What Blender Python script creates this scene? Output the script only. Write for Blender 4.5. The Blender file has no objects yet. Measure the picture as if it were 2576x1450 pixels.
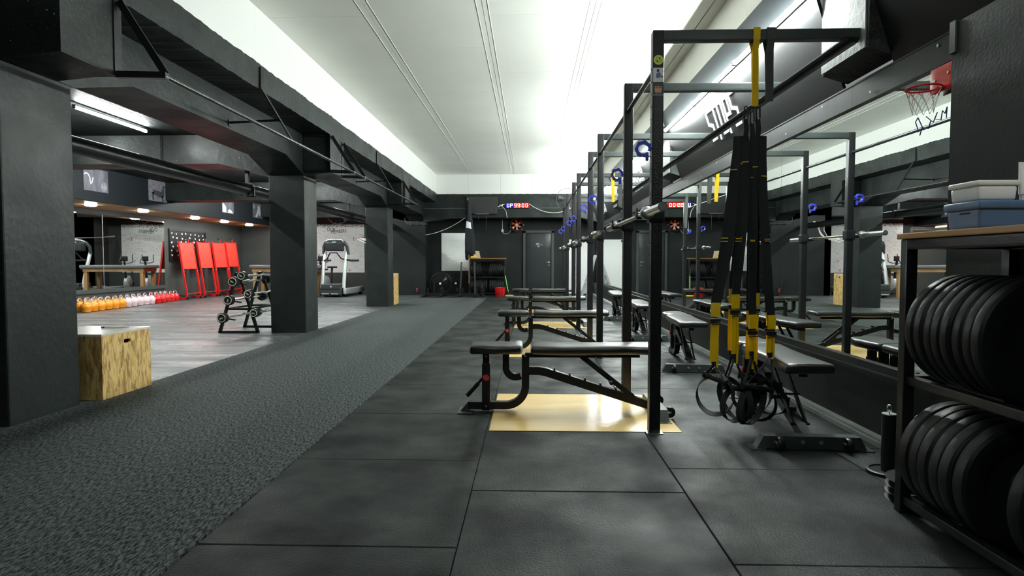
import bpy, math, random
from mathutils import Vector, Matrix
random.seed(7)
R = math.radians
sc = bpy.context.scene
col = sc.collection
# ------------------------------------------------------------------ camera, world, exposure
F_PX = 1545.0
cd = bpy.data.cameras.new('camera'); cam = bpy.data.objects.new('camera', cd); col.objects.link(cam)
cd.sensor_width = 36.0; cd.lens = F_PX * 36.0 / 2576.0; cd.clip_start = 0.05; cd.clip_end = 100
cam.location = (0, 0, 1.06)
cam.rotation_euler = (R(90 - 2.4461), 0, R(1.6668))
sc.camera = cam
w = bpy.data.worlds.new('world'); sc.world = w; w.use_nodes = True
w.node_tree.nodes['Background'].inputs[0].default_value = (0.55, 0.6, 0.6, 1)
w.node_tree.nodes['Background'].inputs[1].default_value = 0.10
sc.view_settings.view_transform = 'Standard'; sc.view_settings.look = 'None'
sc.view_settings.gamma = 1.0; sc.view_settings.use_curve_mapping = False
sc.view_settings.exposure = 2.05
sc.cycles.use_denoising = True
sc.cycles.max_bounces = 10; sc.cycles.diffuse_bounces = 6; sc.cycles.glossy_bounces = 6
sc.cycles.sample_clamp_indirect = 6.0
sc.cycles.caustics_reflective = False; sc.cycles.caustics_refractive = False
TUBE_E = 95.0        # radiance of the white fluorescent / LED tubes in the hall
ROOM_E = 72.0        # tubes in the low side room
SPOT_E = 42.0        # round downlights
LIGHT_C = (0.93, 1.0, 0.97)

# ------------------------------------------------------------------ materials
def mat(name, c, rough=.5, metal=0., spec=.5, bump=0., bscale=40., var=0., vscale=3., rvar=0., emis=None, estr=0., coat=0., c2=None, stretch=None, detail=6.):
    m = bpy.data.materials.new(name); m.use_nodes = True
    nt = m.node_tree; b = nt.nodes['Principled BSDF']
    b.inputs['Base Color'].default_value = (*c, 1); b.inputs['Roughness'].default_value = rough
    b.inputs['Metallic'].default_value = metal; b.inputs['Specular IOR Level'].default_value = spec
    if coat: b.inputs['Coat Weight'].default_value = coat; b.inputs['Coat Roughness'].default_value = .15
    if emis: b.inputs['Emission Color'].default_value = (*emis, 1); b.inputs['Emission Strength'].default_value = estr
    tc = nt.nodes.new('ShaderNodeTexCoord'); src = tc.outputs['Object']
    if stretch:
        mp = nt.nodes.new('ShaderNodeMapping'); mp.inputs['Scale'].default_value = stretch
        nt.links.new(src, mp.inputs[0]); src = mp.outputs[0]
    if var or c2:
        n = nt.nodes.new('ShaderNodeTexNoise'); n.inputs['Scale'].default_value = vscale; n.inputs['Detail'].default_value = detail
        nt.links.new(src, n.inputs['Vector'])
        cr = nt.nodes.new('ShaderNodeValToRGB'); cr.color_ramp.elements[0].position = .35; cr.color_ramp.elements[1].position = .68
        a = c; bb = c2 or tuple(min(1, x * (1 + var)) for x in c)
        if not c2: a = tuple(x * (1 - var) for x in c)
        cr.color_ramp.elements[0].color = (*a, 1); cr.color_ramp.elements[1].color = (*bb, 1)
        nt.links.new(n.outputs['Fac'], cr.inputs[0]); nt.links.new(cr.outputs[0], b.inputs['Base Color'])
        if rvar:
            mr = nt.nodes.new('ShaderNodeMapRange'); mr.inputs['From Min'].default_value = .35; mr.inputs['From Max'].default_value = .68
            mr.inputs['To Min'].default_value = rough + rvar; mr.inputs['To Max'].default_value = rough - rvar
            nt.links.new(n.outputs['Fac'], mr.inputs[0]); nt.links.new(mr.outputs[0], b.inputs['Roughness'])
    if bump:
        n2 = nt.nodes.new('ShaderNodeTexNoise'); n2.inputs['Scale'].default_value = bscale; n2.inputs['Detail'].default_value = 5
        nt.links.new(src, n2.inputs['Vector'])
        bp = nt.nodes.new('ShaderNodeBump'); bp.inputs['Strength'].default_value = bump; bp.inputs['Distance'].default_value = .01
        nt.links.new(n2.outputs['Fac'], bp.inputs['Height']); nt.links.new(bp.outputs[0], b.inputs['Normal'])
    return m

def add_specks(m, scale, thr, colour, amount=1.0):
    """pale chips / specks: voronoi cells under a distance threshold, mixed over the base colour"""
    nt = m.node_tree; b = nt.nodes['Principled BSDF']
    tc = nt.nodes.new('ShaderNodeTexCoord')
    v = nt.nodes.new('ShaderNodeTexVoronoi'); v.inputs['Scale'].default_value = scale
    nt.links.new(tc.outputs['Object'], v.inputs['Vector'])
    n = nt.nodes.new('ShaderNodeTexNoise'); n.inputs['Scale'].default_value = 2.2; nt.links.new(tc.outputs['Object'], n.inputs['Vector'])
    th = nt.nodes.new('ShaderNodeMath'); th.operation = 'MULTIPLY'; th.inputs[1].default_value = thr * 2
    nt.links.new(n.outputs['Fac'], th.inputs[0])
    lt = nt.nodes.new('ShaderNodeMath'); lt.operation = 'LESS_THAN'
    nt.links.new(v.outputs['Distance'], lt.inputs[0]); nt.links.new(th.outputs[0], lt.inputs[1])
    sel = nt.nodes.new('ShaderNodeSeparateColor'); nt.links.new(v.outputs['Color'], sel.inputs[0])
    gt = nt.nodes.new('ShaderNodeMath'); gt.operation = 'GREATER_THAN'; gt.inputs[1].default_value = .62
    nt.links.new(sel.outputs[0], gt.inputs[0])
    mu = nt.nodes.new('ShaderNodeMath'); mu.operation = 'MULTIPLY'; nt.links.new(lt.outputs[0], mu.inputs[0]); nt.links.new(gt.outputs[0], mu.inputs[1])
    mu2 = nt.nodes.new('ShaderNodeMath'); mu2.operation = 'MULTIPLY'; mu2.inputs[1].default_value = amount; nt.links.new(mu.outputs[0], mu2.inputs[0])
    mix = nt.nodes.new('ShaderNodeMix'); mix.data_type = 'RGBA'
    mix.inputs['B'].default_value = (*colour, 1)
    if b.inputs['Base Color'].links: nt.links.new(b.inputs['Base Color'].links[0].from_socket, mix.inputs['A'])
    else: mix.inputs['A'].default_value = b.inputs['Base Color'].default_value
    nt.links.new(mu2.outputs[0], mix.inputs['Factor']); nt.links.new(mix.outputs['Result'], b.inputs['Base Color'])

def emit(name, c, s):
    m = bpy.data.materials.new(name); m.use_nodes = True; nt = m.node_tree
    nt.nodes.remove(nt.nodes['Principled BSDF'])
    e = nt.nodes.new('ShaderNodeEmission'); e.inputs[0].default_value = (*c, 1); e.inputs[1].default_value = s
    nt.links.new(e.outputs[0], nt.nodes['Material Output'].inputs[0]); return m

def osb(name, grain):
    m = bpy.data.materials.new(name); m.use_nodes = True; nt = m.node_tree; b = nt.nodes['Principled BSDF']
    b.inputs['Roughness'].default_value = .45
    tc = nt.nodes.new('ShaderNodeTexCoord')
    def layer(rot, sc_, seedoff):
        nz = nt.nodes.new('ShaderNodeTexNoise'); nz.inputs['Scale'].default_value = 7; nt.links.new(tc.outputs['Object'], nz.inputs['Vector'])
        ad = nt.nodes.new('ShaderNodeVectorMath'); ad.operation = 'MULTIPLY_ADD'; ad.inputs[1].default_value = (.02, .02, .02)
        nt.links.new(nz.outputs['Color'], ad.inputs[0]); nt.links.new(tc.outputs['Object'], ad.inputs[2])
        mp = nt.nodes.new('ShaderNodeMapping'); mp.inputs['Rotation'].default_value = rot; mp.inputs['Scale'].default_value = sc_; mp.inputs['Location'].default_value = seedoff
        nt.links.new(ad.outputs[0], mp.inputs[0])
        v = nt.nodes.new('ShaderNodeTexVoronoi'); v.inputs['Scale'].default_value = 1.0; nt.links.new(mp.outputs[0], v.inputs['Vector'])
        s = nt.nodes.new('ShaderNodeSeparateColor'); nt.links.new(v.outputs['Color'], s.inputs[0]); return s.outputs[0]
    a = layer((R(25), 0, 0), grain, (0, 0, 0)); c = layer((R(-38), R(10), 0), tuple(g * 1.3 for g in grain), (5, 3, 1))
    d = layer((R(4), 0, R(8)), tuple(g * .8 for g in grain), (9, 2, 4))
    m1 = nt.nodes.new('ShaderNodeMix'); m1.data_type = 'FLOAT'; m1.inputs[0].default_value = .5; nt.links.new(a, m1.inputs[2]); nt.links.new(c, m1.inputs[3])
    m2 = nt.nodes.new('ShaderNodeMix'); m2.data_type = 'FLOAT'; m2.inputs[0].default_value = .42; nt.links.new(m1.outputs[0], m2.inputs[2]); nt.links.new(d, m2.inputs[3])
    cr = nt.nodes.new('ShaderNodeValToRGB'); E = cr.color_ramp.elements
    E[0].position = .15; E[0].color = (.34, .19, .06, 1); E[1].position = .9; E[1].color = (.86, .62, .27, 1)
    for p_, c_ in ((.36, (.50, .30, .11, 1)), (.52, (.76, .51, .18, 1)), (.7, (.84, .60, .25, 1))):
        e = E.new(p_); e.color = c_
    nt.links.new(m2.outputs[0], cr.inputs[0]); nt.links.new(cr.outputs[0], b.inputs['Base Color'])
    bp = nt.nodes.new('ShaderNodeBump'); bp.inputs['Strength'].default_value = .15; bp.inputs['Distance'].default_value = .004
    nt.links.new(m2.outputs[0], bp.inputs['Height']); nt.links.new(bp.outputs[0], b.inputs['Normal'])
    return m

M = {}
M['concrete'] = mat('black_painted_concrete', (.020, .026, .0245), .42, bump=.5, bscale=14, var=.35, vscale=2.5, rvar=.08, stretch=(1, 1, 1), spec=0.22)
add_specks(M['concrete'], 18, .062, (.55, .55, .48))
add_specks(M['concrete'], 60, .10, (.30, .31, .28), .7)
M['pillar'] = mat('black_painted_pillar', (.0205, .026, .0245), .45, bump=.35, bscale=22, var=.25, vscale=3, rvar=.06, spec=0.25)
M['blackwall'] = mat('black_painted_plaster', (.0155, .0195, .019), .5, bump=.12, bscale=60, var=.2, vscale=1.5, spec=0.2)
M['sideceil'] = mat('black_board_marked_ceiling', (.015, .019, .0185), .6, bump=.6, bscale=9, var=.3, vscale=3, stretch=(8, .6, 1), spec=0.12)
M['white'] = mat('white_plasterboard', (.82, .835, .78), .6, bump=.05, bscale=30, var=.02, vscale=1.2)
M['beige'] = mat('off_white_wall_board', (.74, .73, .68), .6, bump=.05, bscale=30, var=.03, vscale=1.2)
M['whitewall'] = mat('white_painted_wall', (.86, .87, .84), .6, bump=.04, bscale=30)
M['sidewall'] = mat('grey_black_side_wall', (.060, .065, .060), .5, bump=.1, bscale=50, var=.12, vscale=1.2, spec=0.3)
M['doorleaf'] = mat('black_door_laminate', (.024, .029, .030), .32, bump=.02, bscale=20, spec=0.35)
M['gap'] = mat('dark_joint', (.25, .25, .23), .8)
M['slant'] = mat('black_laminate_panel', (.011, .013, .014), .38, spec=0.2, bump=.03, bscale=12, var=.08, vscale=2)
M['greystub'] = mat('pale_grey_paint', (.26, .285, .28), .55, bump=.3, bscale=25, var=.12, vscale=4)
M['roughstub'] = mat('rough_black_plaster', (.035, .04, .038), .6, bump=1.0, bscale=45, var=.5, vscale=12, spec=0.2)
add_specks(M['roughstub'], 60, .09, (.5, .5, .42))
M['rubber'] = mat('black_rubber_tile', (.0062, .0075, .0075), .50, spec=0.2, bump=.35, bscale=110, c2=(.036, .043, .0425), vscale=2.3, rvar=.16, detail=9.)
add_specks(M['rubber'], 26, .022, (.40, .50, .50), .8)
M['rubber2'] = mat('worn_rubber_tile', (.030, .035, .036), .34, spec=0.5, bump=.3, bscale=120, c2=(.15, .165, .165), vscale=1.2, rvar=.14, stretch=(.45, 2.6, 1))
M['underfloor'] = mat('dark_subfloor', (.012, .013, .013), .8)
M['frame'] = mat('black_powder_coated_steel', (.013, .0145, .015), .30, spec=0.3, bump=.12, bscale=90)
M['post'] = mat('black_hammered_steel', (.012, .013, .0145), .30, spec=0.35, bump=.3, bscale=90)
M['crossbar'] = mat('charcoal_painted_steel', (.050, .062, .060), .40, bump=.1, bscale=60, spec=0.4)
M['frameplate'] = mat('dark_brushed_steel_plate', (.030, .034, .035), .33, metal=.3, bump=.05, bscale=20, var=.3, vscale=3, spec=0.3)
M['leather'] = mat('black_vinyl', (.010, .011, .012), .33, spec=1.0, bump=.10, bscale=16)
M['vinylgrey'] = mat('worn_grey_vinyl', (.12, .12, .12), .4, bump=.1, bscale=14)
M['pipe'] = mat('glossy_black_pipe', (.015, .016, .018), .16, spec=.8)
M['bulk'] = mat('black_bulkhead_paint', (.010, .0125, .0145), .5, spec=0.15)
M['chrome'] = mat('chrome', (.92, .93, .94), .2, metal=1.)
M['knurl'] = mat('steel_bar', (.50, .49, .47), .28, metal=1., bump=.1, bscale=200)
M['steel'] = mat('galvanised_steel', (.55, .57, .58), .35, metal=.9)
M['plate'] = mat('black_rubber_plate', (.012, .0135, .014), .42, spec=0.22, bump=.08, bscale=90)
M['plastic'] = mat('black_plastic', (.015, .016, .017), .35, spec=0.3)
M['webbing'] = mat('black_webbing', (.017, .019, .021), .7, bump=.2, bscale=300, spec=0.25)
M['yellow'] = mat('yellow_webbing', (.95, .62, .0), .55, bump=.15, bscale=250)
M['greyweb'] = mat('grey_webbing', (.085, .09, .088), .7, bump=.2, bscale=200, spec=0.3)
M['foam'] = mat('black_foam_grip', (.015, .016, .018), .75, bump=.3, bscale=300, spec=0.2)
M['blue'] = mat('blue_plastic', (.045, .06, .55), .4)
M['red'] = mat('red_powder_coat', (.75, .018, .015), .32)
M['redpanel'] = mat('red_panel', (.80, .055, .035), .45, var=.06, vscale=2)
M['orange'] = mat('orange_vinyl_coat', (.92, .32, .01), .28, coat=.3)
M['pink'] = mat('pale_pink_vinyl_coat', (.80, .58, .62), .33, coat=.3)
M['redkb'] = mat('red_vinyl_coat', (.72, .012, .012), .25, coat=.3)
M['ply'] = mat('birch_plywood', (.74, .49, .17), .24, spec=.5, var=.0, c2=(.90, .68, .30), vscale=1.6, bump=.03, bscale=30, stretch=(.6, 3, 1))
M['wood'] = mat('brown_timber', (.30, .16, .06), .5, c2=(.42, .25, .10), vscale=5, stretch=(1, 1, .2), bump=.1)
M['woodtop'] = mat('varnished_board', (.30, .14, .035), .4, c2=(.42, .22, .06), vscale=6, stretch=(3, .4, 1), bump=.05)
M['osb'] = osb('osb_board', (58, 58, 13))
M['osbtop'] = mat('board_top_painted_sheen', (.74, .68, .55), .22, spec=.7, c2=(.85, .81, .72), vscale=6, stretch=(1, 5, 1), bump=.05)  # box top made pale: the lamp-lit sheen is painted into its colour
M['whiteplastic'] = mat('white_plastic', (.80, .81, .80), .35)
M['whiteboard'] = mat('whiteboard', (.88, .90, .88), .25, spec=.6)
M['silver'] = mat('silver_plastic', (.50, .53, .53), .35, metal=.3)
M['darkgrey'] = mat('dark_grey_plastic', (.035, .045, .045), .4, spec=0.4)
M['bluetub'] = mat('slate_blue_plastic', (.085, .15, .27), .42)
M['navy'] = mat('dark_opening', (.006, .008, .014), .7)
M['magnet'] = mat('white_tag', (.85, .86, .86), .5)
M['ink'] = mat('black_ink', (.02, .02, .025), .6)
M['redink'] = mat('red_ink', (.75, .10, .08), .6)
M['blueink'] = mat('blue_ink', (.08, .10, .50), .6)
M['greenink'] = mat('green_ink', (.35, .62, .52), .6)
M['greyink'] = mat('pale_ink', (.50, .55, .60), .6)
M['letter'] = mat('white_vinyl_letter', (.80, .82, .84), .35)
M['cream'] = mat('cream_ring', (.80, .78, .58), .4)
M['kraft'] = mat('kraft_paper', (.62, .52, .36), .7)
M['green'] = mat('lime_plastic', (.22, .72, .12), .4)
M['fanred'] = mat('orange_fan_blade', (.75, .13, .03), .4)
M['cable'] = mat('white_cable', (.72, .72, .66), .5)
M['flag'] = mat('black_cloth', (.018, .021, .026), .8, bump=.3, bscale=20, spec=0.2)
M['print1'] = mat('monochrome_print_dark', (.05, .05, .06), .5, c2=(.12, .115, .135), vscale=2.2, stretch=(1, 4, .9))
M['print2'] = mat('monochrome_print_light', (.11, .105, .12), .5, c2=(.23, .225, .25), vscale=14)
M['printw'] = mat('print_white', (.40, .40, .42), .5)
M['printd'] = mat('print_dark', (.05, .045, .055), .5)
M['skin'] = mat('print_tan', (.70, .36, .20), .5)
M['lime'] = mat('lime_sticker', (.72, .85, .08), .4)
M['tube'] = emit('lit_tube', LIGHT_C, TUBE_E)
M['filltube'] = emit('fill_tube', LIGHT_C, TUBE_E*.32)  # dimmed emission for the two unseen tubes added as fill
M['tube4'] = emit('lit_far_room_tube', (.95, 1., .98), ROOM_E*1.7)
M['tube2'] = emit('lit_room_tube', (.95, 1., .98), ROOM_E)
M['spot'] = emit('lit_downlight', (.98, 1., .96), SPOT_E)
M['ledred'] = emit('red_led', (1., .30, .22), 1.6)
M['ledredback'] = emit('red_led_glow', (1., .005, .005), .38)
M['ledblue'] = emit('blue_led', (.62, .70, 1.), 1.3)
M['ledblueback'] = emit('blue_led_glow', (.01, .015, .8), .25)
# clean silvered glass
mm = bpy.data.materials.new('mirror_glass'); mm.use_nodes = True
b_ = mm.node_tree.nodes['Principled BSDF']; b_.inputs['Base Color'].default_value = (.80, .84, .82, 1); b_.inputs['Metallic'].default_value = 1; b_.inputs['Roughness'].default_value = 0.0
M['mirror'] = mm
# carpet: short ribbed turf
cm = mat('charcoal_ribbed_carpet', (.010, .012, .013), .9, spec=.2); nt = cm.node_tree; bb = nt.nodes['Principled BSDF']
tc = nt.nodes.new('ShaderNodeTexCoord'); mp = nt.nodes.new('ShaderNodeMapping'); mp.inputs['Scale'].default_value = (90, 30, 1)
mp.inputs['Rotation'].default_value = (0, 0, R(35))
n1 = nt.nodes.new('ShaderNodeTexNoise'); n1.inputs['Scale'].default_value = 1; n1.inputs['Detail'].default_value = 5; n1.inputs['Roughness'].default_value = .78
cr = nt.nodes.new('ShaderNodeValToRGB'); cr.color_ramp.elements[0].position = .42; cr.color_ramp.elements[0].color = (.0035, .005, .005, 1)
cr.color_ramp.elements[1].position = .62; cr.color_ramp.elements[1].color = (.15, .175, .172, 1)
nt.links.new(tc.outputs['Object'], mp.inputs[0]); nt.links.new(mp.outputs[0], n1.inputs['Vector']); nt.links.new(n1.outputs['Fac'], cr.inputs[0]); nt.links.new(cr.outputs[0], bb.inputs['Base Color'])
bp = nt.nodes.new('ShaderNodeBump'); bp.inputs['Strength'].default_value = .35; bp.inputs['Distance'].default_value = .004
nt.links.new(n1.outputs['Fac'], bp.inputs['Height']); nt.links.new(bp.outputs[0], bb.inputs['Normal'])
M['carpet'] = cm

# ------------------------------------------------------------------ mesh builder
V = Vector
class MB:
    def __init__(s): s.v = []; s.f = []
    def add(s, vs, fs):
        o = len(s.v); s.v += [tuple(p) for p in vs]; s.f += [tuple(i + o for i in f) for f in fs]; return s
    def box(s, x0, x1, y0, y1, z0, z1):
        return s.add([(x0,y0,z0),(x1,y0,z0),(x1,y1,z0),(x0,y1,z0),(x0,y0,z1),(x1,y0,z1),(x1,y1,z1),(x0,y1,z1)],
                     [(0,3,2,1),(4,5,6,7),(0,1,5,4),(1,2,6,5),(2,3,7,6),(3,0,4,7)])
    def rbox(s, x0, x1, y0, y1, z0, z1, r, n=3, fn=None):
        """box with rounded edges; fn optionally displaces points"""
        lo = (x0, y0, z0); hi = (x1, y1, z1); r = min(r, (x1-x0)*.499, (y1-y0)*.499, (z1-z0)*.499)
        def ax(a, b):
            t = [a + r * (1 - math.cos(math.pi / 2 * i / n)) for i in range(n + 1)]
            m_ = [a + (b - a) * k / 4 for k in (1, 2, 3)] if (b - a) > 6 * r else []
            return t + [q for q in m_ if a + r * 1.05 < q < b - r * 1.05] + [a + b - q for q in reversed(t)]
        A = [ax(lo[i], hi[i]) for i in range(3)]
        idx = {}; vs = []; fs = []
        def vid(p):
            k = tuple(round(q, 6) for q in p)
            if k not in idx:
                inn = [min(max(p[i], lo[i] + r), hi[i] - r) for i in range(3)]
                d = V([p[i] - inn[i] for i in range(3)]); q = V(p)
                if d.length > 1e-9: q = V(inn) + d.normalized() * r
                if fn: q = V(fn(*q))
                idx[k] = len(vs); vs.append(tuple(q))
            return idx[k]
        for a in range(3):
            b, c = (a + 1) % 3, (a + 2) % 3
            for side in (0, 1):
                cst = (lo, hi)[side][a]
                for i in range(len(A[b]) - 1):
                    for j in range(len(A[c]) - 1):
                        q = []
                        for (ii, jj) in ((i, j), (i+1, j), (i+1, j+1), (i, j+1)):
                            p = [0, 0, 0]; p[a] = cst; p[b] = A[b][ii]; p[c] = A[c][jj]; q.append(vid(p))
                        if len(set(q)) >= 3: fs.append(tuple(q) if side else tuple(reversed(q)))
        return s.add(vs, fs)
    def bar(s, p0, p1, w, h, up=(0, 0, 1)):
        p0, p1 = V(p0), V(p1); d = (p1 - p0).normalized(); u = V(up)
        l = d.cross(u)
        if l.length < 1e-4: l = d.cross(V((1, 0, 0)))
        l.normalize(); u = l.cross(d).normalized(); l *= w / 2; u *= h / 2
        return s.add([p0-l-u, p0+l-u, p0+l+u, p0-l+u, p1-l-u, p1+l-u, p1+l+u, p1-l+u],
                     [(0,3,2,1),(4,5,6,7),(0,1,5,4),(1,2,6,5),(2,3,7,6),(3,0,4,7)][::1])
    def sweep(s, pts, w, h, lat, closed=False):
        """rectangular section: w along the fixed lateral axis, h in the plane of the path"""
        pts = [V(p) for p in pts]; L = V(lat).normalized(); n = len(pts); vs = []
        for i, p in enumerate(pts):
            a = pts[i-1] if (i > 0 or closed) else p; b = pts[(i+1) % n] if (i < n-1 or closed) else p
            t = (b - a).normalized(); q = t.cross(L)
            q = q.normalized() if q.length > 1e-6 else V((0, 0, 1))
            d1 = (p - a); d2 = (b - p); k = 1
            if d1.length > 1e-6 and d2.length > 1e-6: k = 1 / max(.5, math.cos(d1.angle(d2) / 2))
            vs += [p - L*w/2 - q*h/2*k, p + L*w/2 - q*h/2*k, p + L*w/2 + q*h/2*k, p - L*w/2 + q*h/2*k]
        fs = []
        for i in range(n if closed else n - 1):
            a = 4*i; b = 4*((i+1) % n)
            for j in range(4): fs.append((a+j, a+(j+1) % 4, b+(j+1) % 4, b+j))
        if not closed: fs += [(3,2,1,0), (4*n-4, 4*n-3, 4*n-2, 4*n-1)]
        return s.add(vs, fs)
    def cyl(s, p0, p1, r0, r1=None, seg=12, cap=True):
        r1 = r0 if r1 is None else r1; p0, p1 = V(p0), V(p1); d = (p1 - p0).normalized()
        a = d.orthogonal().normalized(); b = d.cross(a); vs = []
        for p, r in ((p0, r0), (p1, r1)):
            for i in range(seg):
                t = 2 * math.pi * i / seg; vs.append(p + a * r * math.cos(t) + b * r * math.sin(t))
        fs = [(i, (i+1) % seg, seg + (i+1) % seg, seg + i) for i in range(seg)]
        if cap: fs += [tuple(reversed(range(seg))), tuple(range(seg, 2*seg))]
        return s.add(vs, fs)
    def tube(s, pts, r, seg=8, closed=False):
        pts = [V(p) for p in pts]; n = len(pts); vs = []; prev = None
        for i, p in enumerate(pts):
            a = pts[i-1] if (i > 0 or closed) else p; b = pts[(i+1) % n] if (i < n-1 or closed) else p
            t = (b - a).normalized()
            if prev is None: u = t.orthogonal().normalized()
            else:
                u = prev - t * prev.dot(t); u = u.normalized() if u.length > 1e-6 else t.orthogonal().normalized()
            prev = u; w_ = t.cross(u)
            rr = r[i] if isinstance(r, (list, tuple)) else r
            for k in range(seg):
                th = 2*math.pi*k/seg; vs.append(p + u*rr*math.cos(th) + w_*rr*math.sin(th))
        fs = []
        for i in range(n if closed else n-1):
            a = seg*i; b = seg*((i+1) % n)
            for k in range(seg): fs.append((a+k, a+(k+1) % seg, b+(k+1) % seg, b+k))
        if not closed: fs += [tuple(reversed(range(seg))), tuple(range(seg*(n-1), seg*n))]
        return s.add(vs, fs)
    def lathe(s, prof, c=(0, 0, 0), axis='z', seg=24, cap=True):
        """prof: (radius, height) list"""
        vs = []; c = V(c)
        for (r, h) in prof:
            for i in range(seg):
                t = 2*math.pi*i/seg; x, y = r*math.cos(t), r*math.sin(t)
                p = {'z': (x, y, h), 'y': (x, h, -y), 'x': (h, x, y)}[axis]
                vs.append(c + V(p))
        fs = []
        for k in range(len(prof)-1):
            for i in range(seg): fs.append((k*seg+i, k*seg+(i+1) % seg, (k+1)*seg+(i+1) % seg, (k+1)*seg+i))
        loop = prof[0] == prof[-1]
        if prof[0][0] > 1e-6 and not loop and cap: fs.append(tuple(reversed(range(seg))))
        if prof[-1][0] > 1e-6 and not loop and cap: fs.append(tuple(range((len(prof)-1)*seg, len(prof)*seg)))
        return s.add(vs, fs)
    def torus(s, c, R_, r, axis='z', seg=32, seg2=8, a0=0, a1=2*math.pi):
        full = abs(a1-a0-2*math.pi) < 1e-6; pts = []
        n = seg if full else seg + 1
        for i in range(n):
            t = a0 + (a1-a0)*i/seg; x, y = R_*math.cos(t), R_*math.sin(t)
            pts.append(V(c) + V({'z': (x, y, 0), 'y': (x, 0, y), 'x': (0, x, y)}[axis]))
        return s.tube(pts, r, seg2, closed=full)
    def prism(s, poly, vec):
        poly = [V(p) for p in poly]; n = len(poly); v = V(vec)
        return s.add(poly + [p + v for p in poly], [tuple(reversed(range(n))), tuple(range(n, 2*n))] + [(i, (i+1) % n, n+(i+1) % n, n+i) for i in range(n)])
    def ball(s, c, r, sx=1, sy=1, sz=1, seg=16, rings=10):
        vs = []; fs = []; c = V(c)
        for j in range(rings+1):
            ph = math.pi*j/rings
            for i in range(seg):
                t = 2*math.pi*i/seg; vs.append(c + V((r*sx*math.sin(ph)*math.cos(t), r*sy*math.sin(ph)*math.sin(t), r*sz*math.cos(ph))))
        for j in range(rings):
            for i in range(seg): fs.append((j*seg+i, (j+1)*seg+i, (j+1)*seg+(i+1) % seg, j*seg+(i+1) % seg))
        return s.add(vs, fs)
    def ribbon(s, pts, lats, w, t):
        pts = [V(p) for p in pts]; n = len(pts); vs = []
        for i, p in enumerate(pts):
            tg = (pts[(i+1) % n]-pts[i-1]).normalized(); L = V(lats[i]); L = (L - tg*L.dot(tg)).normalized(); q = tg.cross(L)
            vs += [p-L*w/2-q*t/2, p+L*w/2-q*t/2, p+L*w/2+q*t/2, p-L*w/2+q*t/2]
        return s.add(vs, [(4*i+j, 4*i+(j+1) % 4, 4*((i+1) % n)+(j+1) % 4, 4*((i+1) % n)+j) for i in range(n) for j in range(4)])
    def mesh(s, name, m, smooth=True, shift=(0, 0, 0)):
        me = bpy.data.meshes.new(name); sh = V(shift)
        me.from_pydata([tuple(V(p) - sh) for p in s.v], [], s.f)
        me.validate(clean_customdata=False)
        import bmesh
        bm = bmesh.new(); bm.from_mesh(me); bmesh.ops.remove_doubles(bm, verts=bm.verts, dist=1e-5)
        bmesh.ops.recalc_face_normals(bm, faces=bm.faces); bm.to_mesh(me); bm.free()
        me.materials.append(M[m])
        if smooth:
            me.polygons.foreach_set('use_smooth', [True]*len(me.polygons)); me.set_sharp_from_angle(angle=R(35))
        return me
    def build(s, name, m, parent=None, label=None, smooth=True, world=False):
        sh = V((0, 0, 0)); p = parent
        while world and p is not None: sh += p.location; p = p.parent
        o = bpy.data.objects.new(name, s.mesh(name, m, smooth, sh)); col.objects.link(o)
        if parent is not None: o.parent = parent
        if label: o['label'] = label
        return o

def thing(name, label, cat, loc=(0, 0, 0), rz=0, group=None):
    o = bpy.data.objects.new(name, None); col.objects.link(o); o.location = loc; o.rotation_euler = (0, 0, rz)
    o.empty_display_size = .1
    o['label'] = label; o['category'] = cat
    if group: o['group'] = group
    return o
def tag(o, label, cat, group=None):
    o['label'] = label; o['category'] = cat
    if group: o['group'] = group
    return o
def struct(o, label=None):
    o['kind'] = 'structure'
    if label: o['label'] = label
    return o
def place(o, loc, rz=None):
    o.location = loc
    if rz is not None: o.rotation_euler = (0, 0, rz)
    return o
def dup(root, loc, rz=None, label=None, group=None):
    r = root.copy(); col.objects.link(r); r.location = loc
    if rz is not None: r.rotation_euler = (0, 0, rz)
    if label: r['label'] = label
    if group: r['group'] = group
    for ch in [o for o in KIDS.get(root.name, root.children)]:
        c = ch.copy(); col.objects.link(c); c.parent = r
        for g in list(ch.children):
            d = g.copy(); col.objects.link(d); d.parent = c
    return r
KIDS = {}
ORD = ['nearest', 'second nearest', 'third nearest', 'farthest']
ORDN = ['first', 'second', 'third', 'fourth', 'fifth', 'sixth', 'seventh', 'eighth', 'ninth', 'tenth', 'eleventh', 'twelfth', 'thirteenth', 'fourteenth', 'fifteenth', 'sixteenth', 'seventeenth', 'eighteenth']

def text(name, s, m, parent, origin, ex, ey, size, depth=.002, bold=0., world=True, sx=1., align='LEFT'):
    """flat lettering: ex = reading direction, ey = up direction"""
    cu = bpy.data.curves.new(name, 'FONT'); cu.body = s; cu.size = 1; cu.extrude = 0; cu.offset = bold; cu.align_x = align
    cu.resolution_u = 3
    ob = bpy.data.objects.new('tmp', cu); col.objects.link(ob)
    dg = bpy.context.evaluated_depsgraph_get(); me = bpy.data.meshes.new_from_object(ob.evaluated_get(dg)); bpy.data.objects.remove(ob)
    ex, ey = V(ex).normalized(), V(ey).normalized(); ez = ex.cross(ey); o = V(origin)
    if world and parent is not None:
        p = parent
        while p is not None: o = o - p.location; p = p.parent
    for v in me.vertices: v.co = o + ex*v.co.x*size*sx + ey*v.co.y*size + ez*depth
    me.materials.clear(); me.materials.append(M[m])
    ob = bpy.data.objects.new(name, me); col.objects.link(ob)
    if parent is not None: ob.parent = parent
    return ob
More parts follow.
